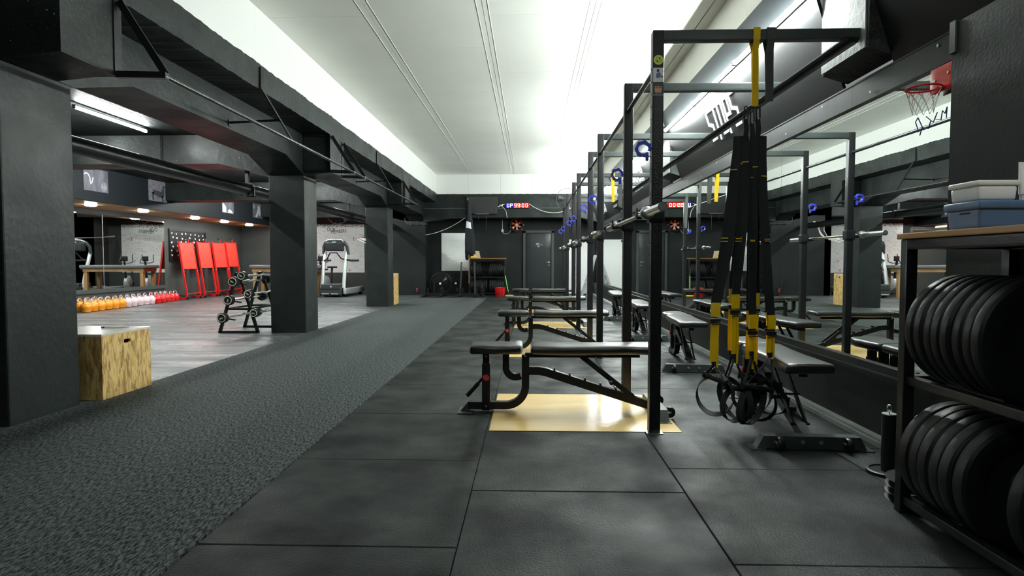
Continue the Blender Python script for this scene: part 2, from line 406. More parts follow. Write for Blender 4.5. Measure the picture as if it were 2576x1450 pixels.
BL = {'S': [[(1,1),(0,1)],[(0,1),(0,.56)],[(0,.56),(1,.44)],[(1,.44),(1,0)],[(1,0),(0,0)]], 'T': [[(0,1),(1,1)],[(.5,1),(.5,-.09)]],
      'O': [[(0,0),(0,1)],[(0,1),(1,1)],[(1,1),(1,0)],[(1,0),(0,0)]], 'P': [[(0,-.09),(0,1)],[(0,1),(1,1)],[(1,1),(1,.45)],[(1,.45),(0,.45)]],
      'R': [[(0,-.09),(0,1)],[(0,1),(1,1)],[(1,1),(1,.45)],[(1,.45),(0,.45)],[(.4,.45),(1,-.09)]], 'A': [[(0,-.09),(.12,1)],[(.12,1),(.88,1)],[(.88,1),(1,-.09)],[(.05,.35),(.95,.35)]],
      'H': [[(0,-.09),(0,1.09)],[(1,-.09),(1,1.09)],[(0,.5),(1,.5)]], 'D': [[(0,0),(0,1)],[(0,1),(.8,1)],[(.8,1),(1,.8)],[(1,.8),(1,.2)],[(1,.2),(.8,0)],[(.8,0),(0,0)]], 'E': [[(0,0),(0,1)],[(0,1),(1,1)],[(0,.5),(.8,.5)],[(0,0),(1,0)]],
      'I': [[(.5,1.09),(.5,-.09)]], 'N': [[(0,-.09),(0,1.09)],[(0,1.05),(1,-.05)],[(1,-.09),(1,1.09)]]}
def block_text(name, s, m, parent, origin, ex, ey, w_, h_, pitch, th, depth=.005):
    ex, ey = V(ex).normalized(), V(ey).normalized(); ez = ex.cross(ey); b = MB(); o = V(origin)
    for i, c in enumerate(s):
        for (a, q) in BL[c]:
            A = o + ex*(i*pitch + a[0]*w_) + ey*(a[1]*h_); Q = o + ex*(i*pitch + q[0]*w_) + ey*(q[1]*h_)
            d = (Q-A).normalized(); b.bar(A - d*th*.48 + ez*depth/2, Q + d*th*.48 + ez*depth/2, th, depth, up=ez)
    ob = b.build(name, m, parent, world=True, smooth=False); return ob
def arc(c, r, a0, a1, n, plane='xz'):
    out = []
    for i in range(n+1):
        t = R(a0 + (a1-a0)*i/n); u, v = r*math.cos(t), r*math.sin(t)
        out.append({'xz': (c[0]+u, c[1], c[2]+v), 'yz': (c[0], c[1]+u, c[2]+v), 'xy': (c[0]+u, c[1]+v, c[2])}[plane])
    return out
def sag(p0, p1, d, n=14):
    p0, p1 = V(p0), V(p1)
    return [p0.lerp(p1, i/n) - V((0, 0, 4*d*(i/n)*(1-i/n))) for i in range(n+1)]
# ================================================================== STRUCTURE
PIL = [(3.80, 4.42), (9.02, 9.55), (14.37, 14.90), (19.55, 20.08)]
# ---- floor slab, then tiles as pieces
floor = struct(MB().box(-10.1, 2.4, -2, 21.2, -.06, -.0135).build('floor', 'underfloor'))
tile_cache = {}
def tile(x0, x1, y0, y1, m, dz=0.):
    w_, d_ = round(x1-x0, 3), round(y1-y0, 3); k = (w_, d_, m)
    if k not in tile_cache:
        g = .0022; c = .003; b = MB()
        b.add([(g,g,-.013),(w_-g,g,-.013),(w_-g,d_-g,-.013),(g,d_-g,-.013), (g,g,-c),(w_-g,g,-c),(w_-g,d_-g,-c),(g,d_-g,-c),
               (g+c,g+c,0),(w_-g-c,g+c,0),(w_-g-c,d_-g-c,0),(g+c,d_-g-c,0)],
              [(0,3,2,1),(8,9,10,11)] + [(i,(i+1)%4,4+(i+1)%4,4+i) for i in range(4)] + [(4+i,4+(i+1)%4,8+(i+1)%4,8+i) for i in range(4)])
        tile_cache[k] = b.mesh('tile', m, smooth=False)
    o = bpy.data.objects.new('tile', tile_cache[k]); col.objects.link(o); o.parent = floor; o.location = (x0, y0, dz)
    return o
for x0, x1, off in ((-1.25, -.27, .23), (-.27, .715, .80), (.715, 1.70, .13), (1.70, 2.12, .5)):
    y = off
    while y < 20.1:
        tile(x0, x1, y, min(y+1, 20.1), 'rubber', random.uniform(-.0012, .0006)); y += 1
for i in range(7):
    x0 = -10.02 + i*.956
    y = 2.0 + (i % 2)*.5
    while y < 21:
        tile(x0, x0+.956, y, min(y+1, 21.0), 'rubber2', random.uniform(-.001, .0004)); y += 1
tile(-3.33, -1.25, 17.9, 19.0, 'rubber'); tile(-3.33, -1.25, 19.0, 20.1, 'rubber')
# UV-free variation: every tile samples its own object space, so shift the texture with object coordinates of the parent floor
for k_ in ('rubber', 'rubber2'):
    nt = M[k_].node_tree
    for n in [n for n in nt.nodes if n.type == 'TEX_COORD']:
        g = nt.nodes.new('ShaderNodeNewGeometry')
        for l in list(n.outputs['Object'].links):
            nt.links.new(g.outputs['Position'], l.to_socket)
carpet = MB().box(-3.33, -1.253, -1.5, 17.9, -.013, .003).build('carpet_runner', 'carpet', smooth=False)
tag(carpet, 'long charcoal ribbed carpet runner along the pillars', 'carpet')

# ---- ceiling boards of the hall
ceiling = struct(MB().box(-3.1, 2.15, -2, 19.4, 3.795, 3.86).build('ceiling', 'gap'))
pc = {}
def board(parent, x0, x1, y0, y1, z0, z1, m, g=.0035, name='panel'):
    k = tuple(round(q, 3) for q in (x1-x0, y1-y0, z1-z0)) + (m,)
    if k not in pc:
        gx = g if x1-x0 > .1 else 0; gy = g if y1-y0 > .1 else 0; gz = g if z1-z0 > .1 else 0
        pc[k] = MB().box(gx, x1-x0-gx, gy, y1-y0-gy, gz, z1-z0-gz).mesh(name, m, smooth=False)
    o = bpy.data.objects.new(name, pc[k]); col.objects.link(o); o.parent = parent; o.location = (x0, y0, z0); return o
for x0, x1, off in ((-2.96, -1.77, .73), (-1.77, -.51, -.3), (-.51, .69, .73), (.69, 1.92, -.3)):
    y = off - 2.05
    while y < 19.2:
        board(ceiling, x0, x1, y, min(y+2.05, 19.25), 3.78, 3.795, 'white'); y += 2.05
for k in range(8): board(ceiling, 1.925, 2.06, -1.5+k*2.6, -1.5+(k+1)*2.6, 3.778, 3.795, 'beige')
b = MB()
for x in (-1.77, -.51, .69):
    for s in (-1, 1): b.box(x+s*.062-.0025, x+s*.062+.0025, -1, 19.2, 3.776, 3.7805)
b.build('joint_tape', 'white', ceiling)
# ---- left upper white wall
wl = struct(MB().box(-3.05, -2.935, -2, 19.3, 3.15, 3.86).build('wall_left_upper', 'gap'))
for k in range(8): board(wl, -2.935, -2.92, -1.1+k*2.55, -1.1+(k+1)*2.55, 3.16, 3.78, 'whitewall', g=.001)
# ---- back wall upper
wb = struct(MB().box(-3.0, 2.2, 19.215, 19.4, 3.15, 3.86).build('wall_back_upper', 'gap'))
for x0, x1 in ((-2.92, -1.92), (-1.92, -.91), (-.91, .09), (.09, 1.1), (1.1, 2.05)): board(wb, x0, x1, 19.2, 19.215, 3.17, 3.78, 'whitewall', g=.002)
# ---- right upper wall
wr = struct(MB().box(2.065, 2.25, -2, 19.4, 2.72, 3.86).build('wall_right_upper', 'gap'))
for k in range(9): board(wr, 2.05, 2.065, -1.2+k*2.4, -1.2+(k+1)*2.4, 2.72, 3.78, 'beige', g=.002)
# ---- right wall below and near
struct(MB().box(2.05, 2.25, -2, 20.1, 0, .40).box(2.125, 2.25, -2, 20.1, .40, 2.2).build('wall_right', 'blackwall'))
struct(MB().box(2.03, 2.2, -2, 3.06, 0, 2.2).build('wall_right_near', 'blackwall'))
struct(MB().box(1.985, 2.05, 1.0, 20.1, 0, .028).box(2.0, 2.05, 1.0, 20.1, .028, .045).build('baseboard_right', 'greystub'))
# ---- wall behind the camera and the near left end
struct(MB().box(-10.1, 2.2, -2.2, -2, 0, 3.2).build('wall_front', 'blackwall'))
struct(MB().box(-3.0, 2.2, -2.2, -2, 3.2, 3.86).build('wall_front_upper', 'whitewall'))
# ---- back walls below the beam
struct(MB().box(-5.0, 2.25, 20.1, 20.3, 0, 2.6).build('wall_back', 'blackwall'))
struct(MB().box(-10.1, -5.0, 21.0, 21.2, 0, 2.95).box(-5.2, -5.0, 19.55, 21.2, 0, 2.95).build('wall_back_left', 'sidewall'))
struct(MB().box(-5.2, -3.33, 19.55, 20.3, 0, 2.95).build('wall_back_partition', 'blackwall'))
struct(MB().box(-10.15, -9.95, -2, 21.0, 0, 2.95).build('wall_left', 'sidewall'))
# ---- side room ceiling
struct(MB().box(-10.1, -3.86, -2, 21.2, 2.93, 3.1).build('ceiling_side_room', 'sideceil'))
# ---- bulkhead with the downlights
struct(MB().box(-9.95, -8.63, -2, 21.0, 2.26, 2.93).build('trim_1', 'bulk'), 'black boxed bulkhead along the side room wall')
struct(MB().box(-9.95, -8.66, -2, 21.0, 2.252, 2.26).build('trim_2', 'woodtop'), 'brown soffit board under the bulkhead')

# ---- long left beam, lower part with haunches
def jitter(a): return random.uniform(-a, a)
def beam_profile(y0, y1, zt):
    pts = [(y0, 2.53)]
    for a, c in PIL: pts += [(a-.66, 2.53), (a, 2.335), (c, 2.335), (c+.66, 2.53)]
    pts = [p for p in pts if p[0] <= y1] + [(y1, 2.335)]
    return pts
bp_ = [(-2, 2.53), (3.14, 2.53), (3.80, 2.335), (4.47, 2.335), (5.13, 2.53), (8.36, 2.53), (9.02, 2.335), (9.55, 2.335), (10.21, 2.53),
       (13.71, 2.53), (14.37, 2.335), (14.90, 2.335), (15.56, 2.53), (18.89, 2.53), (19.55, 2.335), (20.09, 2.335)]
poly = [(-3.86, y, z) for y, z in bp_] + [(-3.86, 20.09, 2.92), (-3.86, -2, 2.92)]
struct(MB().prism(poly, (.53, 0, 0)).build('long_beam', 'concrete', smooth=False), 'black haunched concrete beam running along the pillars')
b = MB(); n = 420; top = []; bot = []
for i in range(n+1):
    y = -2 + 21.3*i/n
    top.append((y, 3.19 + jitter(.006) + .006*math.sin(y*5.1))); bot.append((y, 2.92 + jitter(.004)))
vs = []
for (y, zt), (_, zb) in zip(top, bot): vs += [(-2.92 + jitter(.003), y, zb), (-2.915, y, zt), (-3.86, y, 2.92), (-3.0, y, 3.2)]
fs = []
for i in range(n):
    a, c = 4*i, 4*i+4
    fs += [(a, c, c+1, a+1), (a+2, c+2, c, a), (a+1, c+1, c+3, a+3)]
fs += [(0, 1, 3, 2), (4*n, 4*n+2, 4*n+3, 4*n+1)]
b.add(vs, fs)
struct(b.build('ledge_beam', 'concrete', smooth=False), 'rough black concrete ledge beam below the white wall')
# ---- pillars, blocks on them, transverse beams
for i, (a, c) in enumerate(PIL):
    nm = ['nearest', 'second', 'third', 'back wall'][i]
    def ch(x, y, z):
        return (x + .006*math.sin(z*9+y*31), y + .005*math.sin(z*13+x*17), z)
    b = MB().rbox(-3.86, -3.33, a, c, -.013, 2.34, .012, n=1, fn=None)
    if i < 3:
        p = struct(b.build('pillar', 'pillar', smooth=False), nm + ' square black concrete pillar')
        b = MB().box(-3.40, -2.92, a, a+.53, 2.37, 2.93)
        struct(b.build('beam_block', 'concrete', smooth=False), 'black concrete block above the %s pillar' % nm)
        b = MB().prism([(-3.36, a, 2.335), (-3.33, a, 2.335), (-2.97, a, 2.37), (-3.36, a, 2.37)], (0, .5, 0))
        b.build('packing', 'concrete', p)
    y1 = c if i < 3 else 20.0
    poly = [(-10, a, 2.51), (-4.6, a, 2.51), (-3.86, a, 2.335), (-3.86, a, 2.93), (-10, a, 2.93)]
    struct(MB().prism(poly, (0, y1-a, 0)).build('cross_beam', 'concrete', smooth=False), 'black concrete cross beam from the %s pillar into the side room' % nm)
# vertical strip and downpipe on the second cross beam
b = MB().bar((-5.46, 9.0, 2.93), (-5.46, 9.0, 2.52), .015, .012, up=(1, 0, 0)); struct(b.build('trim_3', 'concrete'))
# ---- back beam
poly = [(-3.33, 19.2, 2.29), (-2.6, 19.2, 2.44), (1.55, 19.2, 2.44), (2.12, 19.2, 2.30), (2.12, 19.2, 3.17)]
n = 60
poly += [(2.12 - (5.3)*i/n, 19.2, 3.17 + jitter(.012)) for i in range(1, n)] + [(-3.33, 19.2, 3.17)]
struct(MB().prism(poly, (0, .9, 0)).build('back_beam', 'concrete', smooth=False), 'rough black concrete beam across the back wall')
b = MB(); p0 = [(-3.3+i*.18, 19.194, 2.728 + jitter(.004)) for i in range(30)]
b.tube(p0, .004, 4); struct(b.build('trim_4', 'greystub'), 'thin pale crack line along the back beam')

# ---- slanted black panels on the right with stubs between them
STB = [(3.69, 4.26), (8.75, 9.30), (14.0, 14.55), (19.2, 19.4)]
nrm = V((-.948, 0, -.318))
for i, (y0, y1) in enumerate(((-1.0, 3.69), (4.26, 8.72), (9.28, 13.97), (14.55, 19.2))):
    poly = [(2.12, y0, 2.20), (1.825, y0, 3.117), (1.845, y0, 3.123), (2.14, y0, 2.206)]
    o = MB().prism(poly, (0, y1-y0, 0)).build('slanted_panel', 'slant', smooth=False)
    struct(o, ['slanted black sign panel above the plate rack', 'slanted black sign panel with STOPS lettering', 'slanted black sign panel with HARDER lettering', 'slanted black sign panel at the far end'][i])
    if i == 1:
        block_text('lettering', 'STOPS', 'letter', o, (2.050-.002, 6.98, 2.418), (0, -1, 0), (-.306, 0, .952), .124, .31, .193, .038)
    if i == 2:
        block_text('lettering', 'HARDER', 'letter', o, (2.008-.002, 12.42, 2.546), (0, -1, 0), (-.306, 0, .952), .15, .18, .26, .055)
        text('lettering', 'I CAN DO MORE', 'letter', o, (2.053-.004, 12.06, 2.409), (0, -1, 0), (-.306, 0, .952), .11, .006, bold=.01, sx=1.05)
    if i == 3:
        block_text('lettering', 'NOT', 'letter', o, (2.03-.002, 17.2, 2.45), (0, -1, 0), (-.306, 0, .952), .17, .26, .30, .08)
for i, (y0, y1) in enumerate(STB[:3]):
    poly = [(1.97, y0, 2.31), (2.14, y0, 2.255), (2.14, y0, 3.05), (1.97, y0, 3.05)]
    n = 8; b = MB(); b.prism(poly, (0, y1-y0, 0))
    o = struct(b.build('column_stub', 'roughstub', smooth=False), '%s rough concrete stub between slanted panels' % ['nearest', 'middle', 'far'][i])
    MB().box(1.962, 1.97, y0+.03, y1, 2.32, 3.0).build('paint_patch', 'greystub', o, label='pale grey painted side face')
# ---- mirror wall on the right
mw = thing('wall_mirror', 'long mirror wall on the right with dark steel frame', 'mirror', (2.11, 3.06, .44))
ys = [3.06, 5.26, 7.6, 9.95, 12.3, 14.65, 17.0, 19.4]
for a, c in zip(ys, ys[1:]): MB().box(2.112, 2.118, a+.0015, c-.0015, .44, 2.08).build('mirror_pane', 'mirror', mw, world=True, smooth=False)
for a, c in ((3.06, 4.1), (4.1, 8.2), (8.2, 12.3), (12.3, 16.4), (16.4, 19.4)):
    MB().box(2.088, 2.125, a+.001, c-.001, 2.06, 2.205).box(2.085, 2.125, a+.001, c-.001, 2.198, 2.208).build('top_plate', 'frameplate', mw, world=True, smooth=False)
b = MB()
for i in range(26):
    y = 3.25 + i*.62; b.lathe([(.009, -.004), (.007, 0), (0, .001)][::-1], (2.084, y, 2.10 if i % 2 else 2.165), 'x', 8)
b.build('screw_heads', 'steel', mw, world=True)['kind'] = 'stuff'
MB().box(2.085, 2.125, 3.02, 19.4, .336, .443).build('bottom_rail', 'frameplate', mw, world=True, smooth=False)
b = MB()
for i in range(20): b.lathe([(0, -.003), (.008, -.001), (.008, .002)], (2.083, 3.4+i*.8, .39), 'x', 8)
b.build('screw_heads', 'steel', mw, world=True)['kind'] = 'stuff'
MB().box(2.02, 2.125, 3.03, 3.07, 2.06, 2.21).build('end_plate', 'crossbar', mw, world=True)
# scribbles on the glass
b = MB()
def scrib(pts, r=.0016):
    out = []
    for i in range(len(pts)-1):
        for k in range(4): out.append(V(pts[i]).lerp(V(pts[i+1]), k/4))
    out.append(V(pts[-1])); b.tube([(2.1105, p[0]+SY, p[1]+SZ) for p in out], r, 5)
SY, SZ = .045, .045
scrib([(3.39, 1.72), (3.42, 1.78), (3.40, 1.80), (3.36, 1.74), (3.38, 1.70)]); scrib([(3.36, 1.74), (3.31, 1.72), (3.29, 1.76), (3.33, 1.79), (3.27, 1.745), (3.24, 1.79), (3.26, 1.76), (3.21, 1.745), (3.20, 1.79), (3.18, 1.77), (3.165, 1.80), (3.17, 1.745)])
scrib([(3.12, 1.76), (3.12, 1.72), (3.105, 1.74), (3.11, 1.70)]); scrib([(3.09, 1.765), (3.075, 1.77)])
b.build('marker_scribble', 'blueink', mw, world=True)
# ---- mirror on the far left wall
ml = thing('wall_mirror', 'wide mirror on the side room wall behind the kettlebells', 'mirror', (-9.94, 16.44, .40))
ys = [16.44, 14.04, 11.64, 9.24, 6.84]
for c, a in zip(ys, ys[1:]): MB().box(-9.94, -9.93, a+.002, c-.002, .42, 2.15).build('mirror_pane', 'mirror', ml, world=True, smooth=False)
MB().box(-9.95, -9.90, 6.84, 16.46, .34, .425).build('bottom_rail', 'crossbar', ml, world=True)
MB().box(-9.95, -9.92, 6.84, 16.46, 2.15, 2.25).build('top_rail', 'greyweb', ml, world=True)
for k in range(1, 4): MB().box(-9.932, -9.926, ys[k]-.006, ys[k]+.006, .42, 2.15).build('joint_strip', 'steel', ml, world=True)

# ================================================================== LIGHTS
def tube_light(x, y0, y1, z, m, label, tilt=False, r=.016, group=None):
    t = thing('tube_light', label, 'light', (x, (y0+y1)/2, z), 0, group)
    MB().cyl((x, y0+.02, z), (x, y1-.02, z), r, seg=10).build('tube', m, t, world=True)
    b = MB()
    off = V((.028, 0, .010)) if tilt else V((0, 0, .024))
    b.bar(V((x, y0, z))+off, V((x, y1, z))+off, .03, .012, up=(-off).normalized())
    b.build('housing', 'whiteplastic', t, world=True)
    for y in (y0, y1-.018): MB().box(x-.018, x+.018, y, y+.018, z-.018, z+.02).build('end_cap', 'whiteplastic', t, world=True)
    return t
k = 0
for (a, c, n) in ((4.30, 8.58, 3), (9.4, 13.6, 3), (14.7, 18.9, 3)):
    for i in range(n):
        d = (c-a)/n
        tube_light(1.852, a+i*d, a+(i+1)*d-.01, 2.862, 'tube', 'lit white tube lamp on the slanted panels, %s from the camera' % ORDN[k], tilt=True); k += 1
tube_light(1.852, .1, 1.5, 2.862, 'filltube', 'unseen fill tube lamp added on the slanted panel above the camera', tilt=True)  # out of view, added to fill the near end with light
tube_light(-1.6, -1.7, -.3, 3.74, 'filltube', 'unseen fill tube lamp added on the hall ceiling behind the camera')  # added fill, lifts the dark faces turned to the camera
tube_light(-5.33, 7.10, 8.47, 2.87, 'tube2', 'lit white tube lamp on the side room ceiling by the near pillar')
hid = 'lit white tube lamps on the side room ceiling behind cross beams'
for (x, y) in ((-5.33, 12.1), (-5.33, 16.4), (-6.95, 6.9), (-6.95, 11.0), (-6.95, 16.5)):  # outer row is unseen, added to brighten the side room floor
    tube_light(x, y, y+1.4, 2.895, 'tube4' if y > 8 else 'tube2', 'lit side room tube lamp, %s row, behind the %s cross beam' % ('inner' if x > -6 else 'added unseen outer', 'nearest' if y < 8 else 'second' if y < 13 else 'third'), group='side room ceiling tubes behind the beams')
# downlights
for k, (x, y) in enumerate(((-9.15, 12.6), (-9.06, 14.2), (-9.1, 16.5), (-9.06, 18.03), (-9.04, 19.6))):
    t = thing('downlight', 'round lit downlight in the bulkhead soffit, %s from the left' % ORDN[k], 'light', (x, y, 2.252))
    MB().lathe([(0, -.034), (.085, -.032), (.108, -.022), (.112, -.006)], seg=24, cap=False).build('diffuser', 'spot', t)
    MB().lathe([(.112, -.010), (.124, -.009), (.130, 0), (.112, 0), (.112, -.010)], seg=24).build('trim_ring', 'whiteplastic', t)

# ================================================================== RACKS
PY = [(3.80+2.98*k, 4.90+2.98*k) for k in range(4)]
PX = .77
def make_rack(k):
    y0, y1 = PY[k]
    t = thing('squat_rack', 'black steel squat rack with two posts, %s from the camera' % ORD[k].replace('nearest', 'nearest').replace('farthest', 'farthest'), 'rack', (PX, y0, 0))
    for y in (y0, y1):
        p = MB().rbox(PX-.034, PX+.034, y-.034, y+.034, .004, 2.45, .004, n=1).build('post', 'post', t, world=True)
        b = MB()
        for i in range(26): b.cyl((PX-.0352, y, .35+i*.075), (PX-.033, y, .35+i*.075), .007, seg=8)
        b.build('peg_holes', 'navy', p, world=True)
        MB().box(PX-.05, PX+.05, y-.05, y+.05, 0, .006).build('foot_plate', 'steel' if (k == 0 and y == y0) else 'frame', p, world=True)
        MB().rbox(PX+.034, 1.972, y-.03, y+.03, 2.388, 2.45, .003, n=1).build('cross_arm', 'crossbar', t, world=True)
        # J hook on the left of the post
        h = MB().rbox(PX-.048, PX+.045, y-.046, y+.046, 1.30, 1.40, .004, n=1).build('hook_sleeve', 'frame', t, world=True)
        MB().box(PX-.115, PX-.045, y-.022, y+.022, 1.318, 1.334).box(PX-.122, PX-.112, y-.022, y+.022, 1.318, 1.385).build('hook_arm', 'frame', h, world=True)
    return t
for k in range(4): make_rack(k)
# stickers on the nearest post, top down
st = thing('round_sticker', 'lime round sticker high on the nearest rack post', 'sticker', (PX, 3.765, 2.27))
fy = 3.7655
b = MB().lathe([(.029, 0), (.029, .0008), (0, .0008)], (PX, fy, 2.272), 'y', 24); b.v = [(x, fy-(y-fy), z) for x, y, z in b.v]; b.build('disc', 'lime', st, world=True)
b = MB().torus((PX, fy-.0012, 2.272), .0155, .0012, 'y', 20, 4); b.build('ring_mark', 'ink', st, world=True)
MB().prism([(PX+.002, fy-.001, 2.274), (PX+.012, fy-.001, 2.277), (PX+.004, fy-.001, 2.285)], (0, -.0008, 0)).prism([(PX-.002, fy-.001, 2.270), (PX-.013, fy-.001, 2.268), (PX-.005, fy-.001, 2.258)], (0, -.0008, 0)).build('wedge_mark', 'ink', st, world=True)
def flat(b, pts, d): return b.prism([(x, fy-d, z) for x, z in pts], (0, -.0005, 0))
s2 = thing('photo_sticker', 'pale blue photo sticker of a dark-haired player below the lime sticker', 'sticker', (PX, fy, 2.18))
flat(MB(), [(PX-.031, 2.14), (PX+.031, 2.14), (PX+.031, 2.225), (PX-.031, 2.225)], 0).build('paper', 'letter', s2, world=True)
b = MB(); flat(b, [(PX-.002+.008*math.cos(t*.6), 2.208+.010*math.sin(t*.6)) for t in range(10)], .0007); b.build('hair', 'printd', s2, world=True)
b = MB(); flat(b, [(PX-.015, 2.165), (PX+.012, 2.165), (PX+.014, 2.192), (PX+.002, 2.198), (PX-.012, 2.190)], .0007); flat(b, [(PX+.014, 2.168), (PX+.029, 2.168), (PX+.029, 2.178), (PX+.014, 2.178)], .0007); b.build('shirt', 'blueink' if False else 'bluetub', s2, world=True)
s3 = thing('photo_sticker', 'photo sticker of a man\'s face in a dark cap on the nearest post', 'sticker', (PX, fy, 2.1))
flat(MB(), [(PX-.033, 2.058), (PX+.033, 2.058), (PX+.033, 2.138), (PX-.033, 2.138)], 0).build('paper', 'printd', s3, world=True)
b = MB(); flat(b, [(PX+.022*math.cos(R(a)), 2.098+.030*math.sin(R(a))) for a in (-90, -60, -35, -10, 15, 35, 60, 90, 120, 145, 165, 190, 215, 240)], .0006)
flat(b, [(PX-.014, 2.06), (PX+.014, 2.06), (PX+.012, 2.078), (PX-.012, 2.078)], .0005); b.build('face', 'skin', s3, world=True)
b = MB(); flat(b, [(PX-.026, 2.115), (PX+.026, 2.115), (PX+.022, 2.137), (PX-.022, 2.137)], .0012)
for sx in (-1, 1): flat(b, [(PX+sx*.004, 2.105), (PX+sx*.016, 2.105), (PX+sx*.016, 2.111), (PX+sx*.004, 2.111)], .0012)
flat(b, [(PX-.012, 2.070), (PX+.012, 2.070), (PX+.009, 2.078), (PX-.009, 2.078)], .0012); b.build('cap', 'printd', s3, world=True)
b = MB(); flat(b, [(PX-.033, 2.058), (PX+.033, 2.058), (PX+.030, 2.068), (PX-.030, 2.068)], .0016); b.build('collar', 'bluetub', s3, world=True)
# pull-up pipe through all the posts
o = MB().tube([(PX-.005, y, 2.235) for y in (3.835, 6, 9, 12, 13.83)], .0165, 12).build('pull_up_bar', 'pipe')
tag(o, 'long round black pull-up pipe running through all rack posts', 'bar')
# ledger rail under the arms
b = MB().box(1.905, 1.935, 3.74, 14.3, 2.355, 2.386).box(1.86, 1.905, 3.74, 14.3, 2.380, 2.386)
tag(b.build('ledger_rail', 'frame', smooth=False), 'black steel angle rail carrying the rack arms at the panels', 'rail')

# barbells
def make_barbell():
    t = thing('barbell', '', 'barbell')
    MB().tube([(0, -.655, 0), (0, .655, 0)], .014, 12).build('shaft', 'knurl', t)
    for s in (-1, 1):
        b = MB().cyl((0, s*.685, 0), (0, s*1.10, 0), .025, seg=20)
        o = b.build('sleeve', 'chrome', t)
        MB().lathe([(0, 0), (.017, 0), (.017, .0008)], (0, s*1.1, 0), 'y', 20).build('end_cap', 'silver', o)
        pr = [(.0, .0), (.026, 0), (.040, .004), (.041, .022), (.040, .026), (.026, .030), (0, .03)]
        b = MB().lathe([(r, s*(.655+h)) for r, h in pr], (0, 0, 0), 'y', 24); b.v = [(x, -y, z) for x, y, z in b.v] if False else b.v
        b.build('collar_ring', 'chrome', t)
    return t
bb0 = make_barbell()
for k in range(4):
    c = (.693, 4.345+2.98*k, 1.3485)
    if k == 0: place(bb0, c); o = bb0
    else: o = dup(bb0, c)
    o['label'] = 'chrome olympic barbell resting on the %s squat rack' % ORD[k]
# blue lock collars hanging on the posts
def make_collar():
    t = thing('barbell_lock_collar', '', 'collar')
    pts = []
    b = MB(); n = 7; vs = []
    N = 42
    ang0, ang1 = R(-60), R(-60-318)
    ring = []
    for i in range(N+1):
        a = ang0 + (ang1-ang0)*i/N
        k = abs(((a/(2*math.pi)*7) % 1) - .5)*2
        ring.append((a, .044 + .007*(1-k)))
    for a, ro in ring:
        ri = .030
        vs += [(ri*math.cos(a), -.018, ri*math.sin(a)), (ro*math.cos(a), -.018, ro*math.sin(a)), (ro*math.cos(a), .018, ro*math.sin(a)), (ri*math.cos(a), .018, ri*math.sin(a))]
    fs = []
    for i in range(N):
        q = 4*i
        for j in range(4): fs.append((q+j, q+(j+1) % 4, q+4+(j+1) % 4, q+4+j))
    fs += [(3, 2, 1, 0), (4*N, 4*N+1, 4*N+2, 4*N+3)]
    b.add(vs, fs); b.build('ring', 'blue', t, smooth=False)
    MB().rbox(.014, .032, -.014, .014, -.072, -.020, .007).build('lever', 'blue', t)
    MB().cyl((.035, -.012, .0), (.055, -.012, .0), .006).build('hinge_pin', 'frame', t)
    return t
lc0 = make_collar()
first = True
for k in range(4):
    for j, y in enumerate(PY[k]):
        p = (PX-.034-.052, y-.03, 1.742)
        rz = random.uniform(-.15, .15)
        if first: o = place(lc0, p, rz); first = False
        else: o = dup(lc0, p, rz)
        o['label'] = 'blue plastic lock collar on the %s post of the %s rack' % (['near', 'far'][j], ORD[k])
        o['group'] = 'blue lock collars hung on the rack posts'

